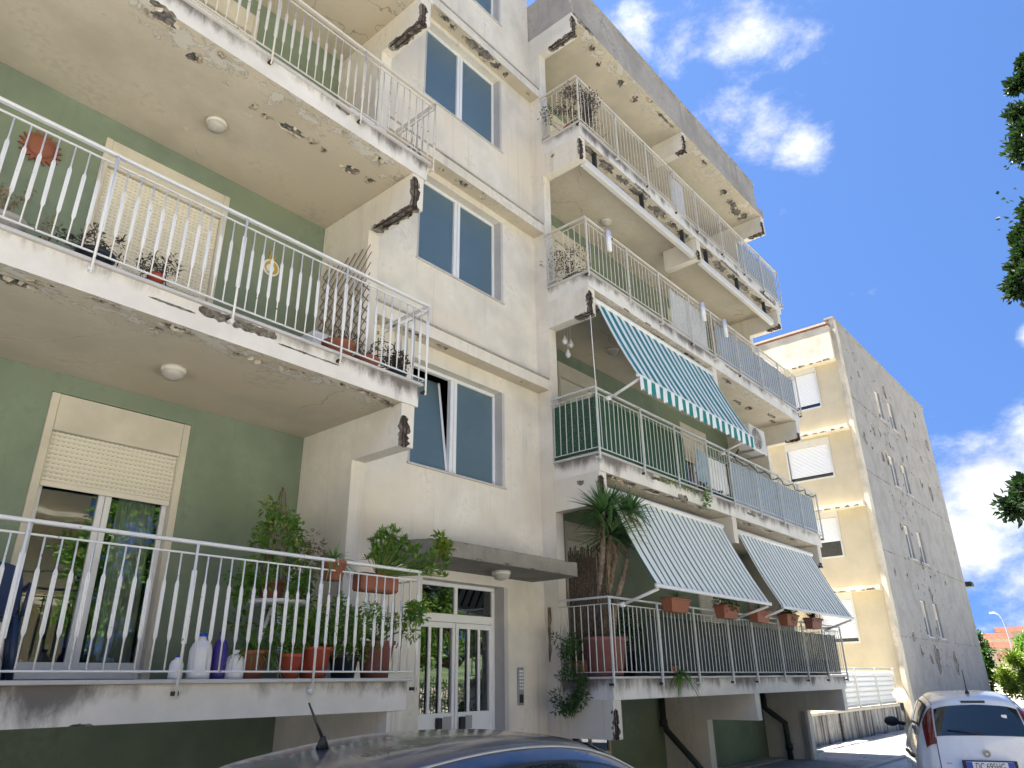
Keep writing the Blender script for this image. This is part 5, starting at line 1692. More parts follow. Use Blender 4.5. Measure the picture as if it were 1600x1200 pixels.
# car frame: x forward (rear bumper at 0), y to the left, z up. rows run front -> rear over the top,
# columns from the centre line outwards and down the flank
def car_ctrl(H=1.49, W=0.84, Ln=4.0):
    k = H / 1.49
    def row(c, e, g, s):
        return [c, e, g] + s
    rows = []
    def R_(xc, zc, xe, ye, ze, flank):
        # centre, 45 % across, roof edge, then flank points
        rows.append([(xc, 0, zc * k), (xc * 0.8 + xe * 0.2, ye * 0.55, (zc * 0.8 + ze * 0.2) * k), (xe, ye, ze * k)] + [(x, y, z * k) for x, y, z in flank])
    R_(Ln, 0.25, Ln - 0.10, 0.60, 0.25, [(Ln - 0.25, 0.70, 0.25), (Ln - 0.35, 0.76, 0.24), (Ln - 0.45, 0.78, 0.22), (Ln - 0.5, 0.78, 0.2)])
    R_(Ln + 0.02, 0.55, Ln - 0.08, 0.60, 0.55, [(Ln - 0.25, 0.74, 0.52), (Ln - 0.40, 0.80, 0.45), (Ln - 0.55, 0.82, 0.32), (Ln - 0.6, 0.80, 0.2)])
    R_(Ln - 0.12, 0.76, Ln - 0.25, 0.58, 0.74, [(Ln - 0.40, 0.74, 0.68), (Ln - 0.55, 0.82, 0.52), (Ln - 0.75, 0.84, 0.34), (Ln - 0.8, 0.80, 0.2)])
    R_(Ln - 0.55, 0.90, Ln - 0.60, 0.58, 0.88, [(Ln - 0.68, 0.76, 0.80), (Ln - 0.75, 0.84, 0.58), (Ln - 0.95, 0.85, 0.36), (Ln - 1.0, 0.80, 0.2)])
    R_(2.98, 1.00, 2.90, 0.62, 0.97, [(2.78, 0.76, 0.90), (2.72, 0.84, 0.62), (2.7, 0.85, 0.38), (2.7, 0.80, 0.2)])
    R_(2.60, 1.22, 2.52, 0.60, 1.18, [(2.45, 0.74, 0.95), (2.40, 0.84, 0.64), (2.4, 0.85, 0.38), (2.4, 0.80, 0.2)])
    R_(2.18, 1.43, 2.10, 0.56, 1.385, [(2.10, 0.73, 0.96), (2.10, 0.84, 0.66), (2.1, 0.85, 0.38), (2.1, 0.80, 0.2)])
    R_(1.65, 1.505, 1.62, 0.57, 1.47, [(1.62, 0.74, 0.98), (1.62, 0.84, 0.68), (1.6, 0.85, 0.38), (1.6, 0.80, 0.2)])
    R_(1.05, 1.50, 1.05, 0.565, 1.465, [(1.05, 0.74, 0.99), (1.05, 0.84, 0.70), (1.05, 0.85, 0.38), (1.05, 0.80, 0.2)])
    R_(0.55, 1.46, 0.62, 0.55, 1.40, [(0.66, 0.72, 1.00), (0.70, 0.83, 0.72), (0.75, 0.84, 0.38), (0.75, 0.80, 0.2)])
    R_(0.27, 1.425, 0.40, 0.54, 1.36, [(0.42, 0.70, 1.00), (0.45, 0.81, 0.74), (0.5, 0.83, 0.38), (0.5, 0.80, 0.2)])
    R_(0.22, 1.39, 0.33, 0.54, 1.32, [(0.31, 0.70, 0.98), (0.30, 0.80, 0.74), (0.3, 0.82, 0.40), (0.35, 0.80, 0.2)])
    R_(0.13, 1.18, 0.22, 0.58, 1.15, [(0.25, 0.69, 0.94), (0.22, 0.77, 0.72), (0.2, 0.80, 0.40), (0.25, 0.78, 0.2)])
    R_(0.05, 0.98, 0.12, 0.60, 0.97, [(0.18, 0.68, 0.84), (0.16, 0.75, 0.66), (0.12, 0.78, 0.40), (0.2, 0.76, 0.2)])
    R_(0.02, 0.80, 0.08, 0.61, 0.78, [(0.14, 0.68, 0.72), (0.12, 0.73, 0.58), (0.08, 0.76, 0.38), (0.15, 0.74, 0.2)])
    R_(-0.03, 0.60, 0.02, 0.62, 0.60, [(0.07, 0.68, 0.56), (0.07, 0.71, 0.48), (0.05, 0.73, 0.36), (0.12, 0.70, 0.2)])
    R_(-0.06, 0.45, 0.0, 0.62, 0.45, [(0.04, 0.67, 0.43), (0.05, 0.69, 0.40), (0.06, 0.70, 0.32), (0.12, 0.68, 0.2)])
    R_(0.0, 0.25, 0.05, 0.60, 0.25, [(0.08, 0.64, 0.24), (0.1, 0.66, 0.24), (0.12, 0.67, 0.22), (0.16, 0.66, 0.2)])
    return rows


def car(label, loc, rz, paint, antenna_rear=True, spoiler=True, plate=None, H=1.49, badge=True):
    c = thing('parked_car', label, 'car', loc, None, rz)
    FR[c.name] = (0, 0, 0)
    ctrl = car_ctrl(H)
    nu, nv = len(ctrl), len(ctrl[0])
    def surf(us, vs_, off=0.0, sgn=1):
        S = bspline(ctrl, us, vs_)
        if off:
            e = 1e-3
            U = bspline(ctrl, [min(u + e, nu - 1 - 1e-6) for u in us], vs_) - bspline(ctrl, [max(u - e, 0) for u in us], vs_)
            V = bspline(ctrl, us, [min(v + e, nv - 1 - 1e-6) for v in vs_]) - bspline(ctrl, us, [max(v - e, 0) for v in vs_])
            Nn = np.cross(U, V)
            Nn /= np.linalg.norm(Nn, axis=2, keepdims=True) + 1e-12
            # outward: away from the car's middle
            ctr = np.array([1.9, 0.0, 0.7])
            s = np.sign(((S - ctr) * Nn).sum(2, keepdims=True))
            S = S + Nn * s * off
        if sgn < 0:
            S = S * np.array([1, -1, 1])
        return [[tuple(p) for p in r_] for r_ in S]
    def rng(a, b, n):
        return [a + (b - a) * i / n for i in range(n + 1)]
    body = MB()
    us, vv = rng(0, nu - 1 - 1e-6, 110), rng(0, nv - 1 - 1e-6, 36)
    body.grid(surf(us, vv), flip=True).grid(surf(us, vv, 0, -1))
    body.build('body', M[paint], c, (0, 0, 0))
    def panel(name, mat, u0, u1, v0, v1, off=0.006, sides=(1, -1), n=(14, 10), border=None):
        for s in sides:
            MB().grid(surf(rng(u0, u1, n[0]), rng(v0, v1, n[1]), off, s), flip=s > 0).build(name, M[mat], c, (0, 0, 0))
    # rear window (one sheet across), windscreen
    def across(name, mat, u0, u1, v1, off=0.006, n=(12, 8)):
        a = surf(rng(u0, u1, n[0]), rng(0, v1, n[1]), off, 1)
        b = surf(rng(u0, u1, n[0]), rng(0, v1, n[1]), off, -1)
        rows = [list(reversed(q))[:-1] + p for p, q in zip(a, b)]
        return MB().grid(rows, flip=True).build(name, M[mat], c, (0, 0, 0))
    across('rear_window', 'car_glass', 11.2, 13.05, 1.72, 0.008)
    across('windscreen', 'car_glass', 4.05, 6.15, 1.8, 0.006)
    panel('side_window', 'blackp', 5.6, 9.9, 2.06, 2.88, 0.005)
    for s in (1, -1):
        MB().tube([p[0] for p in surf(rng(4.6, 10.4, 40), [1.80], 0.004, s)], 0.006, 5).build('roof_gutter', M['steel_grey'], c, (0, 0, 0))
    panel('side_window_glass', 'car_glass', 5.9, 7.55, 2.12, 2.82, 0.010)
    panel('side_window_glass', 'car_glass', 7.75, 9.55, 2.12, 2.80, 0.010)
    panel('tail_light', 'lamp_red', 10.85, 13.5, 1.80, 2.62, 0.012, n=(12, 8))
    panel('trim_strip', 'blackp', 4.0, 9.8, 4.02, 4.18, 0.012, n=(20, 3))
    MB().bbox(-0.075, -0.045, -0.55, 0.55, 0.40 * H / 1.49, 0.47 * H / 1.49, 0.012).build('bumper_strip', M['blackp'], c, (0, 0, 0))
    for s in (1, -1):
        mr = MB()
        mr.tube([(2.42, s * 0.78, 0.99), (2.44, s * 0.88, 1.01)], 0.03, 8)
        rows = []
        for i in range(9):
            t = math.pi * i / 8
            rows.append([(2.44 + 0.07 * math.cos(q * math.pi / 6) * math.sin(t) - 0.02, s * (0.97 - 0.11 * math.cos(t)), 1.03 + 0.075 * math.sin(q * math.pi / 6) * math.sin(t)) for q in range(13)])
        mr.grid(rows)
        mr.build('wing_mirror', M['blackp'], c, (0, 0, 0))
    for x in (0.68, 3.18):
        for s in (1, -1):
            w_ = MB()
            yy = s * 0.745
            prof = [(0.20, -0.09), (0.28, -0.10), (0.30, -0.07), (0.30, 0.07), (0.28, 0.10), (0.20, 0.09)]
            rows = [[(x + r_ * math.cos(t * math.pi / 14), yy + d_ * 0.75, 0.30 + r_ * math.sin(t * math.pi / 14)) for t in range(29)] for r_, d_ in prof]
            w_.grid(rows)
            wo_ = w_.build('tyre', M['rubber'], c, (0, 0, 0))
            rows = [[(x + r_ * math.cos(t * math.pi / 14), yy + s * d_, 0.30 + r_ * math.sin(t * math.pi / 14)) for t in range(29)] for r_, d_ in ((0.205, 0.06), (0.19, 0.05), (0.06, 0.065), (0.001, 0.06))]
            MB().grid(rows).build('rim', M['alloy'], wo_, (0, 0, 0))
            rows = [[(x + r_ * math.cos(t * math.pi / 14), s * (0.815), 0.30 + r_ * math.sin(t * math.pi / 14)) for t in range(-2, 17)] for r_ in (0.30, 0.36)]
            MB().grid(rows).build('wheel_arch', M['blackp'], c, (0, 0, 0))
    ax = 0.62 if antenna_rear else 2.0
    a = MB().lathe([(0.001, 0), (0.03, 0), (0.016, 0.035), (0.010, 0.05)], (ax, 0, H - 0.025), 10)
    a.tube([(ax, 0, H + 0.01), (ax - 0.09 if not spoiler else ax - 0.04, 0, H + (0.16 if not spoiler else 0.28))], [0.008, 0.004], 6)
    a.build('antenna', M['blackp'], c, (0, 0, 0))
    if plate:
        # boot lid seam, badge, number plate, brake light, wiper
        kz = H / 1.49
        seam = MB()
        L_ = surf(rng(13.1, 15.35, 20), [1.78], 0.003, 1)
        Rr = surf(rng(13.1, 15.35, 20), [1.78], 0.003, -1)
        low = surf([15.35], rng(0, 1.78, 14), 0.003, 1)[0]
        low2 = surf([15.35], rng(0, 1.78, 14), 0.003, -1)[0]
        seam.tube([p[0] for p in L_] + list(reversed(low)) + low2[1:] + [p[0] for p in reversed(Rr)], 0.005, 5)
        seam.build('boot_seam', M['blackp'], c, (0, 0, 0))
        xb = -0.035
        MB().bbox(xb - 0.045, xb - 0.03, -0.30, 0.30, 0.555, 0.70, 0.006).build('plate_recess', M['blackp'], c, (0, 0, 0))
        pl_ = MB().bbox(xb - 0.058, xb - 0.046, -0.26, 0.26, 0.575, 0.685, 0.004).build('number_plate', M['plate'], c, (0, 0, 0))
        for s in (1, -1):
            MB().box(xb - 0.0595, xb - 0.0585, s * 0.225 - 0.033, s * 0.225 + 0.033, 0.578, 0.682).build('blue_band', M['plate_blue'], pl_, (0, 0, 0))
        tc = bpy.data.curves.new('plate_text', 'FONT')
        tc.body = plate
        tc.size = 0.105
        tc.align_x = 'CENTER'
        tc.align_y = 'CENTER'
        tc.extrude = 0.0006
        to = bpy.data.objects.new('plate_text_tmp', tc)
        COL.objects.link(to)
        dg = bpy.context.evaluated_depsgraph_get()
        tm = bpy.data.meshes.new_from_object(to.evaluated_get(dg))
        bpy.data.objects.remove(to)
        tm.materials.clear()
        tm.materials.append(M['blackp'])
        t_ = link('plate_lettering', tm, pl_, (xb - 0.0600, 0, 0.630))
        t_.rotation_euler = (math.pi / 2, 0, -math.pi / 2)
        t_.scale = (0.66, 1.05, 1)
        pb = bspline(ctrl, [14.15], [0.0])[0][0]
        n_ = 24
        for r_, d_, mt in ((0.052, 0.006, 'alloy'), (0.044, 0.011, 'car_blue'), (0.012, 0.013, 'alloy')):
            MB().add([(pb[0] - d_, r_ * math.cos(2 * math.pi * i / n_), pb[2] + r_ * math.sin(2 * math.pi * i / n_)) for i in range(n_)] +
                     [(pb[0] + 0.02, r_ * math.cos(2 * math.pi * i / n_), pb[2] + r_ * math.sin(2 * math.pi * i / n_)) for i in range(n_)],
                     [tuple(range(n_))] + [(i, n_ + i, n_ + (i + 1) % n_, (i + 1) % n_) for i in range(n_)]).build('badge', M[mt], c, (0, 0, 0))
        br = bspline(ctrl, [10.85], [0.0])[0][0]
        MB().bbox(br[0] - 0.02, br[0] + 0.03, -0.14, 0.14, br[2] - 0.022, br[2] + 0.006, 0.006).build('brake_light', M['blackp'], c, (0, 0, 0))
        wb = surf([13.0], [0.0], 0.02, 1)[0][0]
        we = surf([12.75], [1.2], 0.02, 1)[0][0]
        MB().tube([wb, surf([12.85], [0.6], 0.022, 1)[0][0], we], 0.009, 6).build('rear_wiper', M['blackp'], c, (0, 0, 0))
        # sticker on the rear window and model script on the lid
        st = surf([11.9], [1.0], 0.011, -1)[0][0]
        MB().bbox(st[0] - 0.004, st[0] + 0.001, st[1] - 0.03, st[1] + 0.03, st[2] - 0.02, st[2] + 0.02, 0.001).build('sticker', M['plate'], c, (0, 0, 0))
        for s, w2 in ((1, 0.06), (-1, 0.05)):
            q = surf([14.75], [1.38], 0.004, s)[0][0]
            MB().bbox(q[0] - 0.003, q[0] + 0.003, q[1] - w2 / 2, q[1] + w2 / 2, q[2] - 0.008, q[2] + 0.008, 0.002).build('lid_script', M['alloy'], c, (0, 0, 0))
    return c


car('white hatchback seen from behind, parked at an angle by the far building', (11.7, 2.16, -0.04), R(16.5), 'car_white', plate='DC 695HG')
car('dark blue hatchback in the foreground with a raked roof aerial, only its roof in view', (1.50, 2.92, 0.0), R(1), 'car_blue', spoiler=False, plate=None, H=1.418)

# ------------------------------------------------------------------ second apartment block
b2 = thing('apartment_building', 'cream and grey end block beyond, its grey wall pocked with peeling patches', 'building', (36, 12, 0.0))
BX0, BX1, BY0, BY1, BZ = 28.9, 43.6, 7.24, 26.0, 15.4
w2h = []
cols = [(33.4, 34.2), (35.4, 36.2)]
for k in range(4):
    zc = 3.0 + 3.04 * k
    for a, b in cols:
        w2h.append((a, b, zc + 0.1, zc + 1.5))
mb = MB()
wall_y(mb, BX0 + 0.43, BX1, 0.0, BZ, BY0, BY0 + 0.3, w2h)
gw = mb.build('grey_wall', [M['b2grey'], M['bare'], M['b2grey'], M['flake']], b2)
cut = MB()
rg = random.Random(5)
spots = []
for k in range(4):
    zc = 3.0 + 3.04 * k
    for _ in range(60):
        spots.append((rg.gauss(34.8, 1.5), zc + rg.choice([-0.35, -0.55, -0.8, 0.2, 1.3, 1.95]) + rg.uniform(-0.25, 0.25)))
for i in range(46):
    x = 30.2 + i * 0.27
    spots.append((x, 10.45 + rg.uniform(-0.35, 0.2)))
for _ in range(45):
    spots.append((rg.uniform(30, 43), rg.uniform(9.5, 14.8)))
for _ in range(12):
    spots.append((rg.uniform(30, 43), rg.uniform(0.6, 9.5)))
def in_hole(x, z):
    return any(h[0] - 0.12 < x < h[1] + 0.12 and h[2] - 0.12 < z < h[3] + 0.12 for h in w2h)
used = []
for i, (x, z) in enumerate(spots):
    ru = 0.05 + 0.42 * rg.random() ** 2.6
    rv = ru * rg.uniform(0.7, 1.5)
    if in_hole(x, z) or x < BX0 + 0.75 or x > BX1 - 0.3 or z < 0.3 or any(abs(x - a) < ru * 1.4 + c and abs(z - b) < rv * 1.4 + d for a, b, c, d in used):
        continue
    used.append((x, z, ru * 1.4, rv * 1.4))
    jag_patch(cut, (x, BY0, z), UX, UZ, FRONT, ru, rv, 0.05, 3000 + i, k=9)
carve(gw, cut)
for k in range(1, 5):
    MB().box(BX0 + 0.46, BX1, BY0 - 0.012, BY0 - 0.001, 1.45 + 3.04 * k - 1.52 - 0.02, 1.45 + 3.04 * k - 1.52 + 0.015).build('render_joint', M['wallconc'], b2)
for a, b, c, d in w2h:
    wf = MB().bbox(a + 0.002, b - 0.002, BY0 + 0.08, BY0 + 0.14, c + 0.002, c + 0.08, 0.01).bbox(a + 0.002, b - 0.002, BY0 + 0.08, BY0 + 0.14, d - 0.06, d - 0.002, 0.01)
    wf.bbox(a + 0.002, a + 0.06, BY0 + 0.081, BY0 + 0.139, c + 0.08, d - 0.06, 0.01).bbox(b - 0.06, b - 0.002, BY0 + 0.081, BY0 + 0.139, c + 0.08, d - 0.06, 0.01)
    wf = wf.build('window', M['alu'], b2)
    MB().box(a + 0.06, b - 0.06, BY0 + 0.1, BY0 + 0.11, c + 0.08, d - 0.061).build('pane', M['glass'], wf)
    MB().box(a - 0.08, b + 0.08, BY0 - 0.06, BY0 + 0.07, c - 0.06, c - 0.001).build('sill', M['marble'], wf)
    MB().box(a + 0.06, b - 0.06, BY0 + 0.085, BY0 + 0.095, d - 0.06 - rg.choice([0.3, 0.6, 1.0]), d - 0.061).build('shutter', M['b2edge'], wf)
# cream face towards the gap
crh = []
def yx(h):
    return h
mbx = MB()
wins = [(8.35, 9.6, 11.85, 13.35), (8.35, 10.0, 8.95, 10.25), (8.55, 9.8, 5.9, 7.35), (8.55, 9.8, 2.85, 4.3)]
tmp = MB()
wall_y(tmp, BY0 + 0.004, BY1, 0.0, BZ, BX0 + 0.12, BX0 + 0.42, wins)
mbx.v = [(y, x, z) for x, y, z in tmp.v]
mbx.f = [tuple(reversed(f_)) for f_ in tmp.f]
mbx.mi, mbx.sm = tmp.mi, tmp.sm
mbx.build('cream_wall', M['b2cream'], b2)
MB().box(BX0 + 0.04, BX0 + 0.45, BY0 - 0.02, BY0 + 0.14, 0.0, BZ + 0.003).build('corner_strip', M['b2edge'], b2)
for k, z in enumerate((13.55, 10.62, 7.58, 4.54)):
    lg = MB().box(BX0 - 0.30, BX0 + 0.119, BY0 + 0.142, BY1, z, z + 0.16).build('storey_ledge', [M['b2edge'], M['bare'], M['b2edge'], M['flake']], b2)
    cut = MB()
    for q in range(10):
        jag_bar(cut, (BX0 - 0.30, BY0 + 0.3 + q * 0.34, z), (BX0 - 0.30, BY0 + 0.3 + q * 0.34 + rg.uniform(0.15, 0.33), z), UX, UZ, 0.07, rg.uniform(0.03, 0.07), 4000 + k * 20 + q, 5)
    carve(lg, cut)
MB().box(BX0 - 0.24, BX0 + 0.118, BY0 + 0.143, BY1, 13.712, BZ - 0.35).build('parapet', M['b2edge'], b2)
MB().box(BX0 - 0.28, BX0 + 0.5, BY0 + 0.145, BY1, BZ - 0.348, BZ - 0.28).build('coping', M['roof_red'], b2)
MB().box(BX0 - 0.02, BX1 + 0.05, BY0 - 0.05, BY0 + 0.32, BZ + 0.005, BZ + 0.09).build('coping', M['grey_parapet'], b2)
MB().box(BX0 + 0.43, BX1 - 0.01, BY0 + 0.31, BY1, BZ - 0.9, BZ - 0.7).build('roof_deck', M['grey_parapet'], b2)
MB().box(BX1 - 0.3, BX1 - 0.003, BY0 + 0.31, BY1, 0.0, BZ - 0.91).build('end_wall', M['b2cream'], b2)
for (a, b, c, d) in wins:
    w = MB()
    x_ = BX0 + 0.10
    for p, q, r_, s in ((a - 0.06, b + 0.06, c - 0.06, c), (a - 0.06, b + 0.06, d, d + 0.28), (a - 0.06, a, c, d), (b, b + 0.06, c, d)):
        w.box(x_, x_ + 0.1, p, q, r_ + 0.001, s - 0.001)
    wf = w.build('window_surround', M['ac_white'], b2)
    shut_h = {11.85: 0.15, 8.95: 0.14, 5.9: 0.55, 2.85: 0.12}[c]
    MB().box(x_ + 0.14, x_ + 0.15, a, b, c, c + shut_h).build('pane', M['glass'], wf)
    zz = c + shut_h
    while zz < d - 0.02:
        MB().add([(x_ + 0.07, a + 0.01, zz), (x_ + 0.07, b - 0.01, zz), (x_ + 0.055, b - 0.01, zz + 0.03), (x_ + 0.055, a + 0.01, zz + 0.03), (x_ + 0.07, b - 0.01, min(d, zz + 0.055)), (x_ + 0.07, a + 0.01, min(d, zz + 0.055))],
                 [(0, 3, 2, 1), (3, 5, 4, 2)]).build('shutter_slat', M['alu'], wf)
        zz += 0.056
    MB().box(BX0 + 0.43, BX0 + 0.5, a - 0.3, b + 0.3, c - 0.3, d + 0.3).build('dark_room', M['dark'], wf)
# balconies peeping out at the far end of the grey wall
for k in range(4):
    z = 1.67 + 3.04 * k + 0.4
    MB().box(BX1 + 0.003, BX1 + 1.1, BY0 + 0.25, BY0 + 4, z - 0.2, z).build('end_balcony', M['b2grey'], b2)
    rl = MB()
    for i in range(9):
        rl.tube([(BX1 + 0.06 + i * 0.125, BY0 + 0.28, z), (BX1 + 0.06 + i * 0.125, BY0 + 0.28, z + 1.0)], 0.012, 5)
    rl.box(BX1 + 0.01, BX1 + 1.1, BY0 + 0.26, BY0 + 0.30, z + 1.0, z + 1.04)
    rl.build('end_railing', M['rail'], b2)
fl = MB().bbox(BX1 + 0.9, BX1 + 1.5, BY0 - 0.15, BY0 + 0.2, 5.9, 6.15, 0.03).tube([(BX1 + 0.5, BY0 + 0.24, 5.9), (BX1 + 1.1, BY0 + 0.05, 5.95)], 0.04, 6)
fl.build('floodlight', M['iron'], b2)

# ------------------------------------------------------------------ low wall and sheet fence in the gap
lw = thing('low_wall', 'low concrete wall with black run-off streaks between the two blocks', 'wall', (24.5, 7.6, 0))
x = 17.6
i = 0
while x < 28.8:
    MB().bbox(x, x + 1.39, 7.50, 7.72, 0.0, 0.74, 0.012).build('wall_panel', M['wallconc'], lw)
    x += 1.40
for j in range(9):
    MB().bbox(17.6 + j * 1.4 - 0.06 + 0.7, 17.6 + j * 1.4 + 0.06 + 0.7, 7.46, 7.499, 0.0, 0.735, 0.01).build('pilaster', M['wallconc'], lw)
MB().bbox(17.55, 28.85, 7.45, 7.77, 0.742, 0.82, 0.012).build('coping', M['b2edge'], lw)
sf = thing('sheet_fence', 'white ribbed sheet fence standing on the low wall', 'fence', (25.5, 7.6, 0.82))
for j in range(3):
    xa = 22.6 + j * 2.05
    rows = []
    for q in range(29):
        zz = 0.83 + q * 0.0357
        yy = 7.60 + (0.02 if (q % 4) < 2 else -0.01)
        rows.append([(xa + 0.02, yy, zz), (xa + 2.03, yy, zz)])
    MB().grid(rows, smooth=False).grid([[(a, b + 0.02, c) for a, b, c in r_] for r_ in rows], smooth=False, flip=True).build('sheet_panel', M['sheet'], sf)
for j in range(4):
    xa = 22.6 + j * 2.05
    MB().bbox(xa - 0.03, xa + 0.03, 7.54, 7.575, 0.82, 1.93, 0.006).build('fence_post', M['sheet'], sf)
MB().tube([(22.5, 7.58, 1.90), (28.88, 7.58, 1.90)], 0.02, 8).build('top_rail', M['steel_grey'], sf)

gl_ = thing('globe_lamp', 'white globe lamp on a short dark post behind the white car', 'lamp', (22.3, 5.8, 0.036))
MB().tube([(22.3, 5.8, 0.036), (22.3, 5.8, 1.02)], 0.045, 10).lathe([(0.09, 0), (0.07, 0.06), (0.045, 0.1)], (22.3, 5.8, 0.036), 12).build('post', M['iron'], gl_)
MB().sphere((22.3, 5.8, 1.20), 0.165, 14).build('globe', M['white_pl'], gl_)

# ------------------------------------------------------------------ trees
def tree(label, base, height, crown_c, crown_r, n, L_, W_, seed, leaf='leaf', clumps=60, trunk_r=0.16, name='tree', group=None, shell=0.55, extra=()):
    t = thing(name, label, 'tree', base, group)
    rg = random.Random(seed)
    cc, cr = Vector(crown_c), Vector(crown_r)
    b = Vector(base)
    tk = MB()
    fork = b.lerp(cc, 0.45) + Vector((rg.uniform(-0.1, 0.1), rg.uniform(-0.1, 0.1), 0))
    tk.tube([b - Vector((0, 0, 0.05)), b.lerp(fork, 0.5) + Vector((rg.uniform(-0.12, 0.12), 0, 0)), fork], [trunk_r * 1.25, trunk_r, trunk_r * 0.8], 10)
    cl_ = []
    for i in range(clumps):
        d = rdir(rg, -0.85, 1.0)
        k = rg.uniform(shell, 1.0)
        p = cc + Vector((d.x * cr.x, d.y * cr.y, d.z * cr.z)) * k
        cl_.append((p, rg.uniform(0.16, 0.30)))
        if i % 3 == 0:
            m_ = fork.lerp(p, 0.55) + rdir(rg) * 0.12 * cr.x
            tk.tube([fork, m_, p], [trunk_r * 0.4, trunk_r * 0.22, trunk_r * 0.06], 6)
    for p, s in extra:
        inn = cc + Vector((0, 0, Vector(p).z - cc.z)) * 0.8
        for q_ in range(15):
            u_ = 0.0 if q_ < 9 else rg.uniform(0.12, 0.6)
            cl_.append((Vector(p).lerp(inn, u_) + rdir(rg) * s * rg.uniform(0.2, 1.0) * (1 + 1.5 * u_), s * rg.uniform(0.22, 0.62) / ((cr.x + cr.y + cr.z) / 3)))
        tk.tube([fork, fork.lerp(Vector(p), 0.5) + Vector((0, 0, 0.2)), Vector(p)], [trunk_r * 0.4, trunk_r * 0.25, 0.02], 6)
    clumps = len(cl_)
    tk.build('trunk', M['bark'], t)
    V = np.zeros((n * 4, 3))
    mean_r = (cr.x + cr.y + cr.z) / 3
    lf = MB()
    vs_, fs_ = [], []
    for i in range(n):
        p0, s = cl_[rg.randrange(clumps)]
        d = rdir(rg)
        p = p0 + d * min(1.15, abs(rg.gauss(0.35, 0.40))) * s * mean_r
        dd = (d + rdir(rg) * 0.8 + Vector((0, 0, 0.2))).normalized()
        sd = dd.cross(rdir(rg)).normalized()
        nn_ = sd.cross(dd)
        l_, w_ = L_ * rg.uniform(0.6, 1.3), W_ * rg.uniform(0.6, 1.3)
        o = len(vs_)
        m_ = p + dd * l_ * 0.5 + nn_ * l_ * 0.1
        vs_ += [p, m_ + sd * w_ * 0.5, p + dd * l_ - nn_ * l_ * 0.15, m_ - sd * w_ * 0.5]
        fs_ += [(o, o + 1, o + 2), (o, o + 2, o + 3)]
    lf.add(vs_, fs_)
    lf.build('crown', M[leaf], t)
    return t


tree('tall dark-leaved tree leaning in at the right edge of the picture', (14.4, -3.4, 0.0), 13, (13.8, -3.15, 8.0), (2.8, 2.95, 4.9), 110000, 0.105, 0.062, 11, 'leaf_holm', 90, 0.2, shell=0.5,
     extra=[((12.5, -0.35, 9.65), 0.5), ((12.5, -0.05, 8.25), 0.28), ((12.5, 0.12, 7.75), 0.30), ((12.5, 0.25, 7.2), 0.36), ((12.5, 1.02, 3.95), 0.36), ((12.5, -0.65, 10.9), 0.36)])
tree('dense evergreen standing at the far end of the grey wall', (47.5, 8.8, 0.0), 6, (47.5, 8.7, 2.5), (1.5, 1.3, 1.9), 16000, 0.16, 0.10, 12, 'leaf_dark', 50, 0.12)
tree('bright green sunlit bush behind the white car', (47.0, 4.9, 0.0), 4, (47.0, 5.0, 1.5), (3.0, 2.1, 1.5), 26000, 0.17, 0.09, 13, 'leaf_lime', 70, 0.1, shell=0.4)
tree('second sunlit bush further along, behind the first', (53, 2.2, 0.0), 4, (53, 2.2, 1.2), (3.4, 3.0, 1.3), 16000, 0.2, 0.11, 14, 'leaf_lime', 60, 0.1, shell=0.4)
tree('pale green umbrella-shaped tree before the far red roofs', (108, 12.3, 0.0), 8, (108, 12.3, 4.6), (2.0, 2.0, 1.7), 8000, 0.4, 0.2, 15, 'leaf', 40, 0.15)
# trees across the road: they show in the door and window glass
for i, (x, y, h, s) in enumerate(((15.5, -11.0, 10.5, 21), (20.5, -10.2, 6.5, 22), (25.0, -11.5, 7.8, 23), (10.8, -9.6, 10.0, 24), (30.5, -10.6, 7.0, 25))):
    tree(['broad tree across the road facing the street door', 'second tree along the fence across the road', 'third tree along the fence across the road', 'tree across the road facing the balcony door', 'farthest tree along the fence across the road'][i],
         (x, y, 0), h, (x, y, h * 0.62), (3.0, 2.6, h * 0.42), 12000, 0.24, 0.14, s, 'leaf' if i % 2 else 'leaf_lime', 45, 0.16, group='trees across the road')
# iron fence across the road
fe = thing('iron_fence', 'dark iron picket fence across the road, mirrored in the street door', 'fence', (20, -8.0, 0))
pk = MB().bbox(-0.012, 0.012, -0.012, 0.012, 0, 1.75, 0.003).mesh('picket', M['iron'])
for i in range(150):
    link('picket', pk, fe, (-8 + i * 0.13, 0, 0.05))
MB().box(12, 31.5, -8.02, -7.98, 0.3, 0.34).box(12, 31.5, -8.02, -7.98, 1.6, 1.64).build('fence_rail', M['iron'], fe)
hd = MB()  # unseen hedge, added so the street door mirrors something darker
for i in range(40):
    bush_leaves(hd, (12.2 + i * 0.5, -9.0 + rnd(-0.2, 0.2), 0.9 + rnd(-0.1, 0.2)), (0.6, 0.5, 1.0), 260, 0.14, 0.08, 5000 + i, 8)
hd = hd.build('hedge', M['leaf_dark'])
hd['kind'] = 'stuff'
tag(hd, 'unseen dark hedge added behind the iron fence to darken the door reflection', 'hedge')
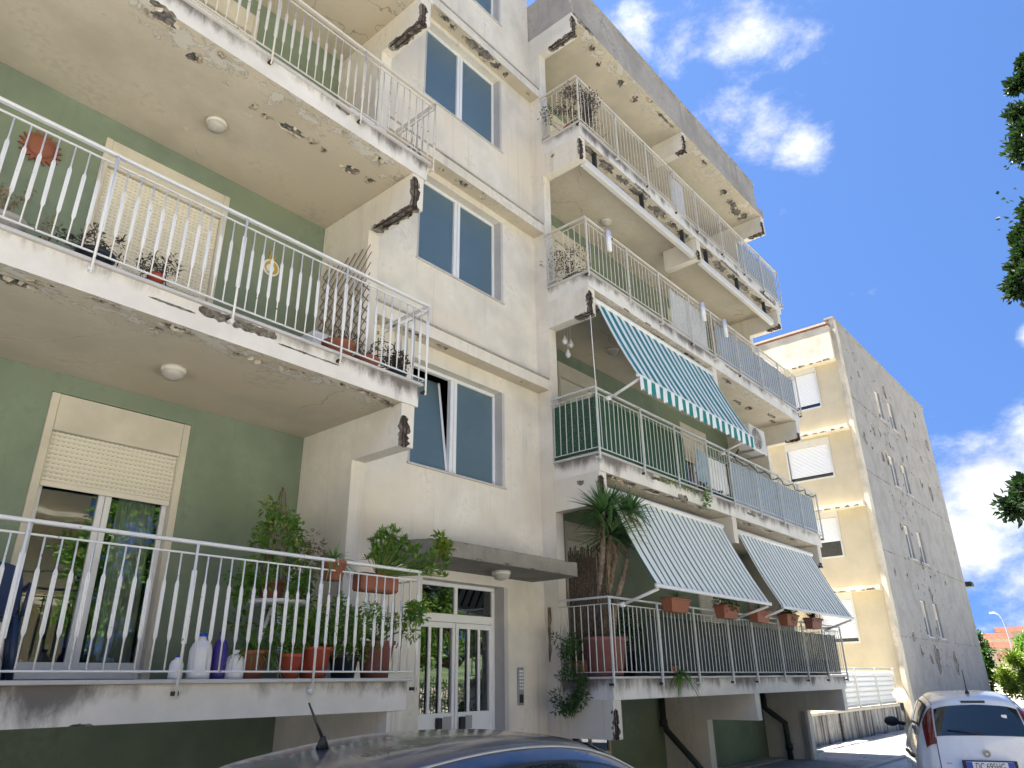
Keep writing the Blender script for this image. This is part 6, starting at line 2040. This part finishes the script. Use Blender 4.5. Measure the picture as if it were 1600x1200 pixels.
# the sunlit block opposite
ob = thing('apartment_building', 'sunlit cream block across the road behind the viewer', 'building', (-2, -20, 0))
oh = []
for k in range(4):
    for i in range(7):
        oh.append((-20 + i * 4.4, -18.4 + i * 4.4, 1.6 + 3.04 * k, 3.2 + 3.04 * k))
tmp = MB()
wall_y(tmp, -22, 10.2, 0.0, 13.5, 0.0, 0.3, oh)
mbx = MB()
mbx.v = [(x, -15.0 - y, z) for x, y, z in tmp.v]
mbx.f = [tuple(reversed(f_)) for f_ in tmp.f]
mbx.mi, mbx.sm = tmp.mi, tmp.sm
mbx.build('front_wall', M['b2cream'], ob)
MB().box(-22, 10.2, -27, -15.31, 0, 13.4).build('block_body', M['b2cream'], ob)
for k in range(4):
    MB().box(-22, 10.2, -14.999, -14.0, 1.3 + 3.04 * k, 1.45 + 3.04 * k).build('balcony_slab', M['b2edge'], ob)
    rr = MB().box(-22, 10.2, -14.04, -14.0, 2.35 + 3.04 * k, 2.4 + 3.04 * k)
    rr.build('handrail', M['iron'], ob)
for a, b, c, d in oh:
    MB().box(a, b, -15.2, -15.1, c, d).build('window', M['car_glass'], ob)

# ------------------------------------------------------------------ distance
hl = MB()
rows = []
for j in range(14):
    rad = 260 + j * 45
    rows.append([(rad * math.cos(a_ * R(3)), rad * math.sin(a_ * R(3)), max(-1.0, 3 + 36 * (j / 13) * (0.55 + 0.45 * math.sin(a_ * 0.9 + 1.3) * math.cos(a_ * 0.37)) - (4 if j == 0 else 0))) for a_ in range(-20, 21)])
hl.grid(rows, flip=False)
struct(hl.build('hill', M['hill']))
def house(label, x, y, z, w, d, h, rz):
    o = thing('house', label, 'house', (x, y, z), 'far houses on the hill', rz)
    FR[o.name] = (0, 0, 0)
    hw = MB()
    wh = [(-w / 2 + w * (i + 0.25) / 4, -w / 2 + w * (i + 0.6) / 4, h * 0.3, h * 0.7) for i in range(4)]
    wall_y(hw, -w / 2, w / 2, -4, h, -d / 2, -d / 2 + 0.3, wh)
    hw.box(-w / 2, w / 2, -d / 2 + 0.32, d / 2, -4, h)
    hw.build('wall', M['b2cream'], o, (0, 0, 0))
    rf = MB().add([(-w / 2 - 0.5, -d / 2 - 0.6, h), (w / 2 + 0.5, -d / 2 - 0.6, h), (w / 2 + 0.5, d / 2 + 0.6, h), (-w / 2 - 0.5, d / 2 + 0.6, h), (-w / 2 - 0.5, 0, h + d * 0.24), (w / 2 + 0.5, 0, h + d * 0.24)],
                  [(0, 1, 5, 4), (2, 3, 4, 5), (0, 4, 3), (1, 2, 5), (0, 3, 2, 1)])
    rf.build('roof', M['roof_red'], o, (0, 0, 0))
    for a, b, c, d_ in wh:
        MB().box(a, b, -d / 2 + 0.1, -d / 2 + 0.2, c, d_).build('window', M['car_glass'], o, (0, 0, 0))
house('far red-roofed house, nearest the street lamp', 190, 27.5, 3.2, 9, 6, 3.6, R(-75))
house('far red-roofed house higher on the hill', 225, 36, 6.5, 11, 6, 3.6, R(-80))
house('long far house with a red roof at the right edge', 200, 19, 4.0, 10, 6, 3.4, R(-82))
house('small far red-roofed house below the lamp', 180, 22.5, 1.5, 8, 5, 3.2, R(-70))
house('far red-roofed house behind the umbrella tree', 240, 29, 8.5, 12, 6, 3.6, R(-78))
sl_ = thing('street_lamp', 'grey street lamp with a curved arm before the far red roofs', 'street lamp', (120, 16.3, 0))
MB().tube([(120, 16.3, 0), (120, 16.4, 7.0), (120, 16.55, 8.5), (120, 16.9, 9.2), (120, 17.3, 9.45)], [0.12, 0.10, 0.08, 0.07, 0.06], 8).build('pole', M['steel_grey'], sl_)
MB().bbox(119.8, 120.2, 17.2, 17.9, 9.38, 9.56, 0.05).build('lamp_head', M['ac_white'], sl_)
